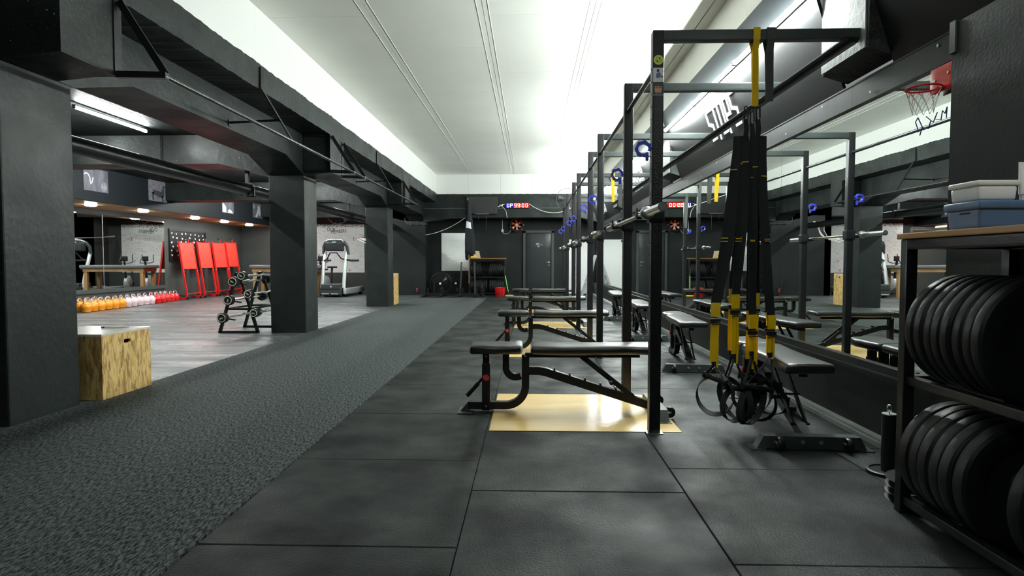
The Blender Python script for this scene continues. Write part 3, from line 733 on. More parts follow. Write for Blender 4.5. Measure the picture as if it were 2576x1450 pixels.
# ================================================================== BENCHES
def make_bench():
    t = thing('weight_bench', '', 'bench')
    L = (0, 1, 0)
    # base tube, sweeping up into the upright
    pts = [(-.435, 0, .044), (-.17, 0, .044)] + arc((-.17, 0, .184), .140, -90, 0, 8)[1:] + [(-.030, 0, .405)]
    MB().sweep(pts, .055, .052, L).build('base_tube', 'frame', t)
    pts = [(-.168, 0, .415), (-.168, 0, .315)] + arc((-.099, 0, .315), .069, 180, 300, 8)[1:]
    MB().sweep(pts, .052, .046, L).build('seat_hook', 'frame', t)
    MB().sweep([(-.03, 0, .292), (.06, 0, .292), (.11, 0, .284), (.16, 0, .268), (.86, 0, .045)], .055, .056, L).build('spine', 'frame', t)
    fp = MB().sweep([(-.308, 0, .01), (-.308, 0, .42)], .048, .046, L)
    fp.rbox(-.337, -.279, -.030, .030, .012, .345, .003, n=1); f = fp.build('front_post', 'frame', t)
    for s in (-1, 1):
        b = MB().lathe([(.008, 0), (.021, .0), (.024, .006), (.019, .012), (.012, .013), (.012, 0)], (-.308, .030, .243), 'y', 20)
        b.v = [(x, s*y, z) for x, y, z in b.v]; b.build('ring_cap', 'red', f, label='red ring cap')
        b = MB().lathe([(0, .010), (.012, .010), (.012, 0)], (-.308, .030, .243), 'y', 16); b.v = [(x, s*y, z) for x, y, z in b.v]; b.build('bolt', 'steel', f)
        b = MB()
        for (x, z, y) in ((-.308, .395, .025), (-.308, .040, .031), (-.03, .398, .031), (.38, .398, .026)):
            b.lathe([(0, .006), (.007, .005), (.008, 0)], (x, y, z), 'y', 10)
        b.v = [(x, s*y, z) for x, y, z in b.v]; b.build('bolts', 'steel', t)
    b = MB().sweep([(-.033, 0, .404), (.77, 0, .404)], .050, .030, L); b.build('back_support', 'frame', t)
    b = MB().box(-.40, -.07, -.022, .022, .408, .422); b.build('seat_support', 'frame', t)
    g = MB().tube([(-.335, 0, .235), (-.375, 0, .185)], .010, 10).tube([(-.365, 0, .197), (-.445, 0, .108)], .0155, 12); g.build('grip_handle', 'foam', t)
    # stepped fins on the spine
    b = MB()
    for i in range(5):
        x = .175 + i*.108; z = .292 - (x-.11)*.319
        MB().prism([(x-.008, -.026, z-.005), (x+.052, -.026, z-.022), (x+.05, -.026, z-.012), (x+.008, -.026, z+.006), (x+.002, -.026, z+.040), (x-.006, -.026, z+.040)], (0, .052, 0)).build('ladder_fin', 'frame', t)
    for s in (-1, 1): MB().bar((.36, s*.038, .40), (.735, s*.038, .102), .010, .032, up=(0, 0, 1)).build('strut', 'frame', t)
    b = MB().cyl((.735, -.055, .105), (.735, .055, .105), .009).cyl((.56, -.06, .245), (.56, .06, .245), .007).cyl((.56, -.12, .225), (.56, -.05, .225), .012)
    b.build('strut_pins', 'frame', t)
    # front foot plate
    b = MB().box(-.505, -.40, -.10, .10, 0, .006).prism([(-.49, -.027, .006), (-.435, -.027, .072), (-.425, -.027, .072), (-.425, -.027, .006)], (0, .054, 0)); b.build('front_foot', 'crossbar', t)
    # rear cross foot with sloped ends
    b = MB()
    vs = []
    for x in (.845, .915):
        vs += [(x, -.30, .006), (x, .30, .006), (x, .262, .078), (x, -.262, .078)]
    b.add(vs, [(0, 1, 2, 3), (7, 6, 5, 4), (0, 4, 5, 1), (1, 5, 6, 2), (2, 6, 7, 3), (3, 7, 4, 0)])
    for s in (-1, 1): b.box(.83, .93, min(s*.25, s*.335), max(s*.25, s*.335), 0, .006)
    b.build('rear_foot', 'crossbar', t, smooth=False)
    for s in (-1, 1):
        b = MB().lathe([(.010, -.016), (.034, -.014), (.037, -.008), (.037, .008), (.034, .014), (.010, .016)], (.945, s*.185, .045), 'y', 24)
        w_ = b.build('wheel', 'plastic', t); b = MB().cyl((.915, s*.185-.012, .045), (.945, s*.185-.012, .045), .008).lathe([(0, -.020), (.009, -.019), (.009, .019), (0, .02)], (.945, s*.185, .045), 'y', 10); b.build('axle', 'steel', w_)
    b = MB()
    for y in (-.05, .05): b.lathe([(.012, 0), (.011, .006), (0, .008)], (.915, y, .045), 'x', 10)
    b.build('foot_bolts', 'steel', t)
    # pads
    def wr(x, y, z):
        return (x, y, z + .0025*math.sin(x*23+y*9) + .002*math.sin(x*51) - (.006*(abs(y)/.14)**2 if z > .45 else 0))
    MB().rbox(.005, .885, -.138, .138, .421, .486, .024, n=3, fn=wr).build('back_pad', 'leather', t)
    def sw(x, y, z):
        k = .80 + .20*min(1, (x+.42)/.12) - .12*max(0, (x+.14)/.09); return (x, y*k, z + .003*math.sin(x*31+y*13) - (.006*(abs(y)/.14)**2 if z > .45 else 0))
    MB().rbox(-.418, -.055, -.135, .135, .421, .486, .022, n=3, fn=sw).build('seat_pad', 'leather', t)
    return t
bench0 = make_bench()
# worn grey patch on the nearest seat
KIDS[bench0.name] = list(bench0.children)
for k in range(4):
    p = (.0 if k == 0 else .04, 4.32+2.965*k, 0)
    o = place(bench0, p, 0) if k == 0 else dup(bench0, p, random.uniform(-.02, .02))
    o['label'] = 'black adjustable weight bench in the left row, %s from the camera' % ORD[k]; o['group'] = 'left row of weight benches'
    for c in o.children:
        pass
for k, (x, y, a) in enumerate(((1.586, 3.50, -93), (1.57, 5.92, -94), (1.56, 8.25, -92), (1.62, 11.1, -93))):
    a = R(a); px = x - .87*math.cos(a); py = y - .87*math.sin(a)
    o = dup(bench0, (px, py, 0), a)
    o['label'] = 'black weight bench beside the mirror, %s from the camera' % ORD[k]; o['group'] = 'mirror side row of weight benches'
sp = MB().rbox(-.142, -.057, 4.32-.116, 4.32+.116, .4835, .4885, .002, n=1)
sp.v = [(x, y, z) for x, y, z in sp.v]
for k in range(4):
    pass
o = MB().rbox(-.108, -.050, -.118, .118, .4195, .4905, .021, n=3).build('worn_patch', 'silver', bench0, label='worn silver tape wrapped over the seat edge')
# plywood lifting boards let into the floor
for k in range(4):
    y0 = 3.80 + 2.98*k if k else 3.80
    o = MB().rbox(-.255, .945, y0+.0, y0+1.07, .0005, .004, .001, n=1).build('plywood_board', 'ply', smooth=False)
    tag(o, 'varnished pale plywood board under the %s left bench' % ORD[k], 'board', 'plywood boards under the left benches')

# ================================================================== PLATE RACKS AND PLATES
def plate_profile(th, r=.225):
    h = th/2
    return [(.026, -h*.9), (.055, -h*.9), (.06, -h*.6), (.13, -h*.55), (.15, -h), (r-.012, -h), (r-.002, -h+.008), (r, -h*.4), (r, h*.4), (r-.002, h-.008), (r-.012, h), (.15, h), (.13, h*.55), (.06, h*.6), (.055, h*.9), (.026, h*.9), (.026, -h*.9)]
def make_plate(th, r=.225):
    t = thing('bumper_plate', '', 'weight plate')
    MB().lathe(plate_profile(th, r), (0, 0, 0), 'y', 48).build('disc', 'plate', t)
    MB().lathe([(.0255, -th*.46), (.033, -th*.46), (.033, th*.46), (.0255, th*.46), (.0255, -th*.46)], (0, 0, 0), 'y', 20).build('hub', 'steel', t)
    return t
def make_plate_rack():
    """long side along y, open front at -x; origin at floor, front far corner"""
    t = thing('plate_rack', '', 'rack')
    Lr = 1.16
    for x in (.0225, .4375):
        for y in (-.0225, -Lr+.0225):
            MB().rbox(x-.0225, x+.0225, y-.0225, y+.0225, 0, 1.153, .003, n=1).build('post', 'frame', t)
    for z in (.055, .565):
        for x in (.03, .33):
            MB().rbox(x-.02, x+.02, -Lr+.02, -.02, z-.018, z+.018, .003, n=1).build('rail', 'frame', t)
    for x in (.0225, .4375): MB().rbox(x-.022, x+.022, -Lr+.02, -.02, 1.11, 1.153, .003, n=1).build('top_rail', 'frame', t)
    for y in (-.0225, -Lr+.0225):
        for z in (.055, .565, 1.13): MB().rbox(.02, .44, y-.02, y+.02, z-.018, z+.018, .003, n=1).build('end_rail', 'frame', t)
    MB().rbox(-.012, .472, -Lr-.01, .01, 1.154, 1.178, .003, n=1).build('shelf_board', 'woodtop', t)
    return t
rk = make_plate_rack(); place(rk, (1.562, 2.64, 0)); rk['label'] = 'black steel bumper plate rack with wooden top at near right'; rk['group'] = 'plate racks'
p50 = make_plate(.050); p62 = make_plate(.062)
protos_used = {}
def put_plate(proto, loc, rz, label, group, tilt=0.):
    if proto.name not in protos_used: protos_used[proto.name] = 1; o = place(proto, loc, rz)
    else: o = dup(proto, loc, rz)
    o.rotation_euler = (tilt, 0, rz); o['label'] = label; o['group'] = group; return o
xs = 1.742
ycur = 2.505
for i in range(8):
    put_plate(p50, (xs + jitter(.004), ycur, .785), jitter(.015), 'black bumper plate, %s from the far end of the near rack upper row' % ORDN[i], 'upper row plates on the near rack')
    ycur -= .0535
ycur = 2.50
for i in range(5):
    put_plate(p62, (xs - .018 + jitter(.006), ycur, .272), jitter(.02), 'thick black bumper plate, %s from the far end of the near rack lower row' % ORDN[i], 'lower row plates on the near rack')
    ycur -= .065
big = put_plate(p62, (1.728, ycur+.004, .272), 0, 'thick black bumper plate marked 15 KG facing the camera', 'lower row plates on the near rack')
rr = R(-38); ex = V((math.cos(rr), 0, math.sin(rr))); ey = V((-math.sin(rr), 0, math.cos(rr)))
yy = ycur+.004-.0315
text('marking', '15', 'greyink', big, V((1.713, yy, .335)), (ex.x, 0, ex.z), (ey.x, 0, ey.z), .034, .001, bold=.02)
text('marking', 'KG', 'greyink', big, V((1.689, yy, .322)), (ex.x, 0, ex.z), (ey.x, 0, ey.z), .034, .001, bold=.02)
big2 = []
put_plate(p62, (1.748, 1.965, .272), .05, 'thick black bumper plate standing apart nearest the camera in the lower row', 'lower row plates on the near rack')
# things on the rack
def rz_box(cx, cy, w, d, z0, z1, grow=0.0, r=.012):
    def fn(x, y, z):
        k = 1 + grow*(z-z0)/(z1-z0); return (cx+(x-cx)*k, cy+(y-cy)*k, z)
    return MB().rbox(cx-w/2, cx+w/2, cy-d/2, cy+d/2, z0, z1, r, n=2, fn=fn)
t = thing('storage_tub', 'slate blue plastic storage tub on the near rack top', 'tub', (1.73, 2.37, 1.178))
rz_box(1.73, 2.37, .195, .17, 1.179, 1.258, .06).build('body', 'bluetub', t, world=True)
MB().rbox(1.618, 1.842, 2.272, 2.468, 1.252, 1.283, .008, n=2).build('rim', 'bluetub', t, world=True)
MB().rbox(1.6275, 1.640, 2.325, 2.392, 1.233, 1.249, .006, n=2).build('handle_hole', 'navy', t, world=True)
t = thing('lidded_box', 'white plastic lidded box on top of the blue tub', 'box', (1.70, 2.37, 1.283))
rz_box(1.70, 2.37, .135, .15, 1.2835, 1.339, .05).build('body', 'whiteplastic', t, world=True)
MB().rbox(1.624, 1.776, 2.288, 2.452, 1.337, 1.357, .006, n=2).build('lid', 'whiteplastic', t, world=True)
t = thing('cream_tube', 'white squeeze tube standing on the blue tub', 'tube', (1.805, 2.33, 1.283))
b = MB(); vs = []
prof = [(0, .016, .016), (.022, .016, .016), (.023, .020, .019), (.10, .025, .010), (.128, .027, .003), (.140, .0275, .0015)]
for z, a, c in prof:
    for i in range(20): th = 2*math.pi*i/20; vs.append((1.808+a*math.cos(th), 2.31+c*math.sin(th), 1.2835+z))
fs = [(k*20+i, k*20+(i+1) % 20, (k+1)*20+(i+1) % 20, (k+1)*20+i) for k in range(len(prof)-1) for i in range(20)] + [tuple(reversed(range(20))), tuple(range(100, 120))]
b.add(vs, fs).build('body', 'whiteplastic', t, world=True)
b = MB(); vs = []
def tubeface(u, z):   # follow the front of the tube
    for (z0, a0, c0), (z1, a1, c1) in zip(prof, prof[1:]):
        if z0 <= z <= z1:
            k = (z-z0)/(z1-z0); a = a0+(a1-a0)*k; c = c0+(c1-c0)*k
            return (1.808+a*math.cos(u), 2.31+c*math.sin(u)-.0006, 1.2835+z)
def patch(u0, u1, z0, z1, m, nm):
    b = MB(); vs = []; N = 6
    for j in range(5):
        for i in range(N+1): vs.append(tubeface(u0+(u1-u0)*i/N, z0+(z1-z0)*j/4))
    b.add(vs, [(j*(N+1)+i, j*(N+1)+i+1, (j+1)*(N+1)+i+1, (j+1)*(N+1)+i) for j in range(4) for i in range(N)]); b.build(nm, m, t, world=True)
patch(R(-118), R(-62), .052, .112, 'darkgrey', 'label_patch')
patch(R(-112), R(-68), .036, .050, 'magnet', 'barcode_patch')
b = MB()
for i in range(7): q = tubeface(R(-100+i*3.3), .043); b.box(q[0]-.0006, q[0]+.0004, q[1]-.0012, q[1]-.0004, q[2]-.004, q[2]+.004)
b.build('barcode_lines', 'ink', t, world=True)
t = thing('pump_bottle', 'white round bottle standing right of the blue tub', 'bottle', (1.865, 2.22, 1.178))
MB().lathe([(0, 0), (.030, .002), (.032, .01), (.032, .10), (.026, .118), (.014, .128), (.014, .15), (0, .15)], (1.865, 2.22, 1.179), 'z', 24).build('body', 'whiteplastic', t, world=True)
MB().lathe([(.0324, .03), (.0324, .085)], (1.865, 2.22, 1.179), 'z', 24).build('label_band', 'greyink', t, world=True)
o = MB().cyl((1.572, 2.585, 1.1905), (1.66, 2.585, 1.1905), .0115, seg=16).build('steel_handle', 'chrome'); tag(o, 'short shiny metal cylinder lying left of the blue tub', 'handle')

# loading pins beside the rack
def make_pin(h=.295):
    t = thing('loading_pin', '', 'loading pin')
    MB().lathe([(0, 0), (.098, 0), (.1, .004), (.1, .014), (.094, .017), (.082, .017), (.078, .011), (.04, .011), (0, .011)], seg=36).build('base_disc', 'plate', t)
    MB().lathe([(.0325, .011), (.0325, h), (0, h)], seg=28).build('column', 'frame', t)
    MB().lathe([(0, h+.006), (.0325, h+.006), (.034, h+.003), (.0325, h)], seg=28).build('top_cap', 'steel', t)
    MB().tube([(0, 0, h), (0, 0, h+.018)] + arc((0, 0, h+.032), .015, 270, -90, 16, 'yz'), .0042, 8).build('eye_hook', 'chrome', t)
    return t
pin = make_pin(); place(pin, (1.80, 3.10, .0), .3); pin['label'] = 'black loading pin with a chrome eye, left of the other'; pin['group'] = 'loading pins by the near rack'
o = dup(pin, (1.81, 2.885, 0), 1.2, 'black loading pin standing just behind the near plate rack', 'loading pins by the near rack')
# small change plates under it
sm = make_plate(.03, .10)
for i in range(3):
    o = place(sm, (0, 0, 0)) if i == 0 else dup(sm, (0, 0, 0))
    o.location = (1.745, 2.73, .0165+i*.031); o.rotation_euler = (R(90), 0, 0)
    o['label'] = 'small black plate at the near rack foot, %s from the bottom' % ORDN[i]; o['group'] = 'stack of small plates at the near rack foot'
    o.name = 'small_plate'

# ================================================================== SUSPENSION TRAINERS
def trainer(label, x, y, dz, seed, sway):
    rd = random.Random(seed)
    t = thing('suspension_trainer', label, 'suspension trainer', (x, y, 1.97+dz))
    def W(px, py, pz): return (x+px, y+py, pz)
    zt = 1.97+dz
    # carabiner and equaliser
    b = MB().tube([W(0, 0, zt+.02), W(.011, 0, zt+.012), W(.013, 0, zt-.05), W(0, 0, zt-.065), W(-.010, 0, zt-.05), W(-.008, 0, zt+.012)], .0045, 8, closed=True)
    b.build('carabiner', 'frame', t, world=True)
    b = MB().sweep([W(0, 0, zt-.06), W(.006, 0, zt-.12), W(.0, 0, zt-.17)], .028, .005, (1, 0, 0)); b.build('anchor_loop', 'webbing', t, world=True)
    zs = zt-.16
    for s in (-1, 1):
        xo = s*.020 + sway*.2; xb = s*(.045+rd.random()*.02) + sway; yb = rd.uniform(-.05, .05)
        zy = rd.uniform(.70, .90)
        lat = (math.cos(s*.35), math.sin(s*.35), 0)
        b = MB().sweep([W(xo, 0, zs), W(xo*1.0+.1*(xb-xo), .2*yb, 1.4), W(xo+.6*(xb-xo), .6*yb, 1.0), W(xb, yb, zy)], .054, .003, lat)
        b.build('strap', 'webbing', t, world=True)
        b = MB().sweep([W(xo+.003, .012, zs-.06), W(xo+.5*(xb-xo), .6*yb+.012, 1.2), W(xb+.004, yb+.01, zy+.03)], .054, .003, lat); b.build('strap', 'webbing', t, world=True)
        for zz in (1.62+rd.uniform(-.08, .05), 1.20+rd.uniform(-.02, .02), 1.185):
            k = (zs-zz)/(zs-zy); b = MB().sweep([W(xo+k*(xb-xo)-.001, k*yb-.003, zz+.002), W(xo+k*(xb-xo)-.001, k*yb-.003, zz-.003)], .040, .004, lat); b.build('stitch_mark', 'yellow', t, world=True)
        # adjuster pad, buckle
        b = MB().sweep([W(xb, yb-.006, zy+.035), W(xb, yb-.010, zy+.01), W(xb, yb-.008, zy-.05)], .056, .007, lat); b.build('adjuster_tab', 'yellow', t, world=True)
        b = MB().bar(W(xb-.030, yb-.004, zy-.075), W(xb+.030, yb-.004, zy-.075), .014, .022); b.tube([W(xb-.026, yb-.018, zy-.08), W(xb+.026, yb-.018, zy-.08), W(xb+.030, yb-.02, zy-.095), W(xb-.024, yb-.02, zy-.098)], .003, 6, closed=True); b.build('buckle', 'frame', t, world=True)
        zl = zy-.085; ze = rd.uniform(.44, .52)
        b = MB().sweep([W(xb, yb, zl), W(xb+.004*s, yb, (zl+ze)/2), W(xb+.002*s, yb, ze)], .050, .005, lat); b.build('lower_strap', 'yellow', t, world=True)
        b = MB().sweep([W(xb+.012, yb-.01, zl-.02), W(xb+.014, yb-.012, zl-.15), W(xb+.012, yb-.01, ze-.06)], .012, .003, lat); b.build('strap_tail', 'yellow', t, world=True)
        # handle: two cords to a grip, foot loop below
        ang = rd.uniform(-.9, .9); hx, hy = math.cos(ang), math.sin(ang); zc = rd.uniform(.29, .36) - .01
        cx_, cy_ = xb*.8 - .02 + rd.uniform(-.03, .03), yb + rd.uniform(-.04, .03)
        A = W(cx_-.075*hx, cy_-.075*hy, zc+.02); B = W(cx_+.075*hx, cy_+.075*hy, zc-.01)
        b = MB().sweep([W(xb, yb, ze+.01), W(xb, yb, ze-.03)], .034, .006, lat)
        for P in (A, B): b.sweep([W(xb, yb, ze-.02), V(W(xb, yb, ze-.02)).lerp(V(P), .5) + V((.004, 0, 0)), P], .018, .003, (hy, -hx, .2))
        b.build('handle_cord', 'webbing', t, world=True)
        b = MB().cyl(A, B, .0165, seg=14)
        for P, s_ in ((A, 1), (B, -1)):
            d = (V(B)-V(A)).normalized(); b.cyl(V(P)-d*.004, V(P)+d*.006, .021, seg=14)
        b.build('grip', 'foam', t, world=True)
        rl = rd.uniform(.10, .135); pts = []; lts = []; sq = rd.uniform(.75, 1.1); tw = rd.uniform(0, 6.28); ex_ = rd.uniform(-.25, .25)
        for i in range(28):
            th = 2*math.pi*i/28; rr_ = rl*(1 + .10*math.sin(2*th+tw)); u = rr_*sq*math.sin(th) + ex_*rr_*math.cos(th)
            pts.append(W(cx_ + u*hx, cy_ + u*hy + .015*math.cos(th+tw), zc - .095 + (rr_*.95)*math.cos(th)))
            g_ = .75*math.sin(th+tw); lts.append((hy*math.cos(g_) + math.sin(g_)*math.sin(th)*hx, -hx*math.cos(g_) + math.sin(g_)*math.sin(th)*hy, math.sin(g_)*math.cos(th)))
        b = MB().ribbon(pts, lts, .036, .004); b.build('foot_loop', 'webbing', t, world=True)
    return t
TX, TY = 1.352, 3.80
trainer('black and yellow suspension trainer at the left of the hanging bunch', TX-.05, TY-.01, .01, 3, -.115)
trainer('black and yellow suspension trainer second from the left in the bunch', TX-.02, TY-.03, -.02, 5, -.03)
trainer('black and yellow suspension trainer third from the left in the bunch', TX+.01, TY-.04, .0, 8, .045)
trainer('black and yellow suspension trainer at the right of the hanging bunch', TX+.03, TY+.01, .015, 12, .06)
def strap_loop(name, label, m, x, y, zb, w, seed=0, ztop=2.452):
    b = MB(); o = .036
    b.sweep([(x, y-o, 2.385), (x, y-o, ztop+.004), (x, y+o, ztop+.004), (x, y+o, 2.385), (x+.004, y+.012, 2.32), (x+.010, y+.008, zb+.1), (x+.008, y+.002, zb)], w, .004, (1, 0, 0))
    b.sweep([(x, y-o, 2.40), (x-.004, y-o+.006, 2.33), (x+.006, y-.01, zb+.1), (x+.008, y-.003, zb)], w*.92, .004, (1, .15, 0))
    return tag(b.build(name, m), label, 'strap')
strap_loop('webbing_sling', 'yellow webbing sling looped over the nearest rack arm', 'yellow', TX, 3.80, 2.0, .040)
strap_loop('webbing_sling', 'grey webbing strap looped over the nearest rack arm right of yellow', 'greyweb', TX+.085, 3.80, 2.03, .048)
strap_loop('webbing_sling', 'yellow webbing sling on the fifth rack arm', 'yellow', 1.30, PY[2][0], 2.0, .05)
strap_loop('webbing_sling', 'grey twisted strap on the fifth rack arm right of the yellow sling', 'greyweb', 1.41, PY[2][0], 1.97, .06)
strap_loop('webbing_sling', 'grey webbing strap on the sixth rack arm', 'greyweb', 1.27, PY[2][1], 1.9, .05)
strap_loop('webbing_sling', 'grey hanging strap on the seventh rack arm', 'greyweb', 1.02, PY[3][0], 1.75, .05)
# toy hoop on the mirror
t = thing('mini_basketball_hoop', 'small red basketball hoop fixed at the near end of the mirror', 'basketball hoop', (2.10, 3.17, 2.0))
MB().rbox(2.074, 2.084, 3.10, 3.29, 1.92, 2.05, .003, n=1).build('backplate', 'red', t, world=True)
b = MB()
for y, z in ((3.15, 2.0), (3.25, 1.985)): b.lathe([(0, -.004), (.007, -.002), (.007, .002)], (2.072, y, z), 'x', 10)
b.build('screws', 'steel', t, world=True)
MB().torus((1.985, 3.20, 1.935), .078, .005, 'z', 32, 8).bar((2.055, 3.20, 1.935), (2.08, 3.20, 1.94), .06, .01).build('ring', 'red', t, world=True)
b = MB(); b2 = MB(); nn = 10
def np_(i, k):
    rr_ = (.076, .066, .054, .046)[k]; th = 2*math.pi*(i + .5*(k % 2))/nn
    return (1.985+rr_*math.cos(th), 3.20+rr_*math.sin(th), 1.93-k*.04)
for i in range(nn):
    for k in range(3):
        for j in (0, 1):
            i2 = i + (j if k % 2 else -j)
            (b if k == 0 else b2).cyl(np_(i, k), np_(i2, k+1), .0013, seg=4)
b.build('net_upper', 'red', t, world=True); b2.build('net_lower', 'whiteplastic', t, world=True)
# ================================================================== LEFT PULL-UP RIG
t = thing('wall_pull_up_bar', 'long steel pull-up pipe on brackets along the left ledge beam', 'pull-up bar', (-2.58, 4.33, 2.37))
MB().tube([(-2.58, y, 2.37) for y in (4.31, 7, 10, 14.05)], .0165, 12).build('pipe', 'pipe', t, world=True)
def wbracket(y):
    b = MB().bar((-2.925, y, 2.385), (-2.565, y, 2.375), .045, .045).bar((-2.90, y, 2.90), (-2.575, y, 2.385), .012, .05, up=(1, 0, .6)).bar((-2.90, y+.02, 2.90), (-2.575, y+.02, 2.385), .045, .006, up=(1, 0, .6))
    b.box(-2.922, -2.912, y-.04, y+.04, 2.38, 2.92)
    return b.build('bracket', 'frame', t, world=True)
wbracket(4.33); wbracket(8.99); wbracket(9.56); wbracket(14.0)
for y in (6.66, 11.7):
    b = MB().box(-2.918, -2.900, y-.035, y+.035, 2.91, 3.16).bar((-2.905, y, 2.93), (-2.585, y, 2.385), .05, .012, up=(1, 0, .6)); b.build('strut', 'frame', t, world=True)
    b = MB().bar((-3.33, y+.12, 2.60), (-2.72, y+.02, 2.60), .022, .022).box(-3.335, -3.32, y+.09, y+.16, 2.56, 2.63); b.build('stay_rod', 'frame', t, world=True)
# frame angles around the block faces
for y in (8.985, 14.33):
    b = MB().bar((-3.32, y, 2.40), (-2.92, y, 2.40), .012, .03).bar((-3.32, y, 2.91), (-2.92, y, 2.91), .012, .03).bar((-3.32, y, 2.40), (-3.32, y, 2.92), .012, .03, up=(1, 0, 0)); b.build('face_frame', 'frame', t, world=True)
# ---- ventilation duct
t = thing('ventilation_duct', 'long round black ventilation duct hanging in the side room', 'duct', (-4.33, 3, 2.16))
MB().tube([(-4.33, y, 2.165) for y in (4.2, 8, 12, 16, 19.5)], .088, 20).build('pipe', 'frame', t, world=True)
for y in (9.35, 11.9, 14.6):
    MB().bar((-4.33, y, 2.26 if y != 9.35 else 2.26), (-4.33, y, 2.93 if y not in (9.35, 14.6) else 2.51), .05, .05, up=(1, 0, 0)).box(-4.44, -4.22, y-.03, y+.03, 2.05, 2.07).box(-4.44, -4.425, y-.02, y+.02, 2.05, 2.26).box(-4.235, -4.22, y-.02, y+.02, 2.05, 2.26).box(-4.44, -4.22, y-.02, y+.02, 2.25, 2.265).build('hanger', 'frame', t, world=True)
# ================================================================== SIDE ROOM
# printed photos on the bulkhead (flat sheets)
def sheet(name, lab, y0, y1, z0, z1, m):
    t = thing(name, lab, 'picture', (-8.625, (y0+y1)/2, z0)); MB().box(-8.63, -8.622, y0, y1, z0, z1).build('sheet', m, t, world=True); return t
X_ = -8.6205
def dec(t, m, poly=None, tube=None, r=.01, name='shape'):
    b = MB()
    if poly:
        for pl in poly: b.prism([(X_, y, z) for y, z in pl], (.0015, 0, 0))
    if tube:
        for pl in tube: b.tube([(X_, y, z) for y, z in pl], r, 5)
    b.v = [(X_ + max(-.001, min(.002, (x-X_))), y, z) for x, y, z in b.v]
    b.build(name, m, t, world=True)
def blob(cy, cz, ry, rz_, n=12, a0=0): return [(cy+ry*math.cos(2*math.pi*i/n), cz+rz_*math.sin(2*math.pi*i/n)) for i in range(n)]
t = sheet('photo_print', 'monochrome print of a curved white trunk, leftmost on the bulkhead', 11.70, 12.39, 2.457, 2.90, 'print1')
dec(t, 'printw', tube=[[(11.71, 2.76), (11.76, 2.79), (11.82, 2.78), (11.87, 2.72), (11.88, 2.63), (11.89, 2.59), (11.92, 2.62), (11.96, 2.73)]], r=.016)
dec(t, 'print2', poly=[blob(12.26, 2.57, .09, .10)], name='tone')
t = sheet('photo_print', 'monochrome print of a spotted cheetah, second from the left', 13.73, 14.43, 2.457, 2.93, 'print2')
dec(t, 'printd', poly=[[(13.90, 2.72), (14.20, 2.69), (14.26, 2.78), (14.31, 2.76), (14.31, 2.62), (14.27, 2.55), (14.10, 2.57), (13.95, 2.60), (13.86, 2.62)], [(13.84, 2.66), (13.92, 2.66), (13.92, 2.48), (13.86, 2.48)], [(14.22, 2.60), (14.28, 2.60), (14.27, 2.47), (14.23, 2.47)], blob(14.31, 2.81, .05, .035)])
t = sheet('photo_print', 'monochrome print with a pale rounded shape, third from the left', 17.04, 17.72, 2.447, 2.90, 'print1')
dec(t, 'printw', poly=[[(17.06, 2.46), (17.28, 2.46), (17.27, 2.62), (17.18, 2.68), (17.09, 2.72), (17.06, 2.66)], [(17.36, 2.46), (17.38, 2.53), (17.47, 2.57), (17.58, 2.54), (17.68, 2.46)]])
t = sheet('photo_print', 'monochrome print of a standing white wolf-like animal, rightmost on the bulkhead', 18.97, 19.65, 2.444, 2.90, 'print1')
dec(t, 'printw', poly=[[(19.30, 2.82), (19.40, 2.84), (19.46, 2.76), (19.50, 2.62), (19.46, 2.50), (19.40, 2.52), (19.37, 2.60), (19.25, 2.46), (19.12, 2.47), (19.22, 2.60), (19.30, 2.72)], [(19.0, 2.84), (19.06, 2.84), (19.07, 2.74), (19.02, 2.72)]])
# tag board on the left wall
t = thing('tag_board', 'black framed board with small white tags on the side wall', 'board', (-9.94, 16.65, 1.08))
MB().box(-9.945, -9.935, 16.68, 18.55, 1.09, 1.96).build('panel', 'plastic', t, world=True)
MB().sweep([(-9.93, 16.68, 1.10), (-9.93, 18.56, 1.10), (-9.93, 18.56, 1.95), (-9.93, 16.68, 1.95)], .03, .05, (1, 0, 0), closed=True).build('frame', 'frame', t, world=True)
rd = random.Random(4)
tg = MB().box(-.001, .003, -.032, .032, -.02, .02).mesh('tag', 'magnet', smooth=False)
tg2 = MB().lathe([(.0, 0), (.026, 0), (.026, .003), (0, .003)], axis='x', seg=10).mesh('tag', 'magnet', smooth=False)
for i in range(8):
    for j in range(6):
        y = 16.83 + i*.225 + rd.uniform(-.05, .05); z = 1.26 + j*.118 + rd.uniform(-.02, .02)
        o = bpy.data.objects.new('tag', tg if rd.random() < .6 else tg2); col.objects.link(o); o.parent = t; o.location = (-9.933+9.94, y-16.65, z-1.08); o.rotation_euler = (rd.uniform(-.5, .5), 0, 0)
# kettlebells
def make_kb(m):
    t = thing('kettlebell', '', 'kettlebell')
    pr = [(0, 0), (.070, .0), (.088, .012)] + [(.108*math.sin(R(a)), .112-.108*math.cos(R(a))) for a in range(60, 160, 12)] + [(.022, .218), (0, .219)]
    MB().lathe(pr, seg=24).build('body', m, t)
    pts = [(-.045, 0, .165), (-.060, 0, .205), (-.062, 0, .235), (-.048, 0, .262), (-.02, 0, .272), (.02, 0, .272), (.048, 0, .262), (.062, 0, .235), (.060, 0, .205), (.045, 0, .165)]
    MB().tube(pts, .0145, 10).build('handle', 'chrome', t, label='bare chrome handle')
    return t
KC = [('orange', 'orange'), ('pale pink', 'pink'), ('red', 'redkb')]
kp = [make_kb(m) for _, m in KC]; used = [0, 0, 0]
xs_ = [191, 208, 228, 247, 265, 284, 299, 315, 331, 346, 361, 377, 390, 402, 413.5, 424.5]
cols_ = [0]*6 + [1]*5 + [2]*5
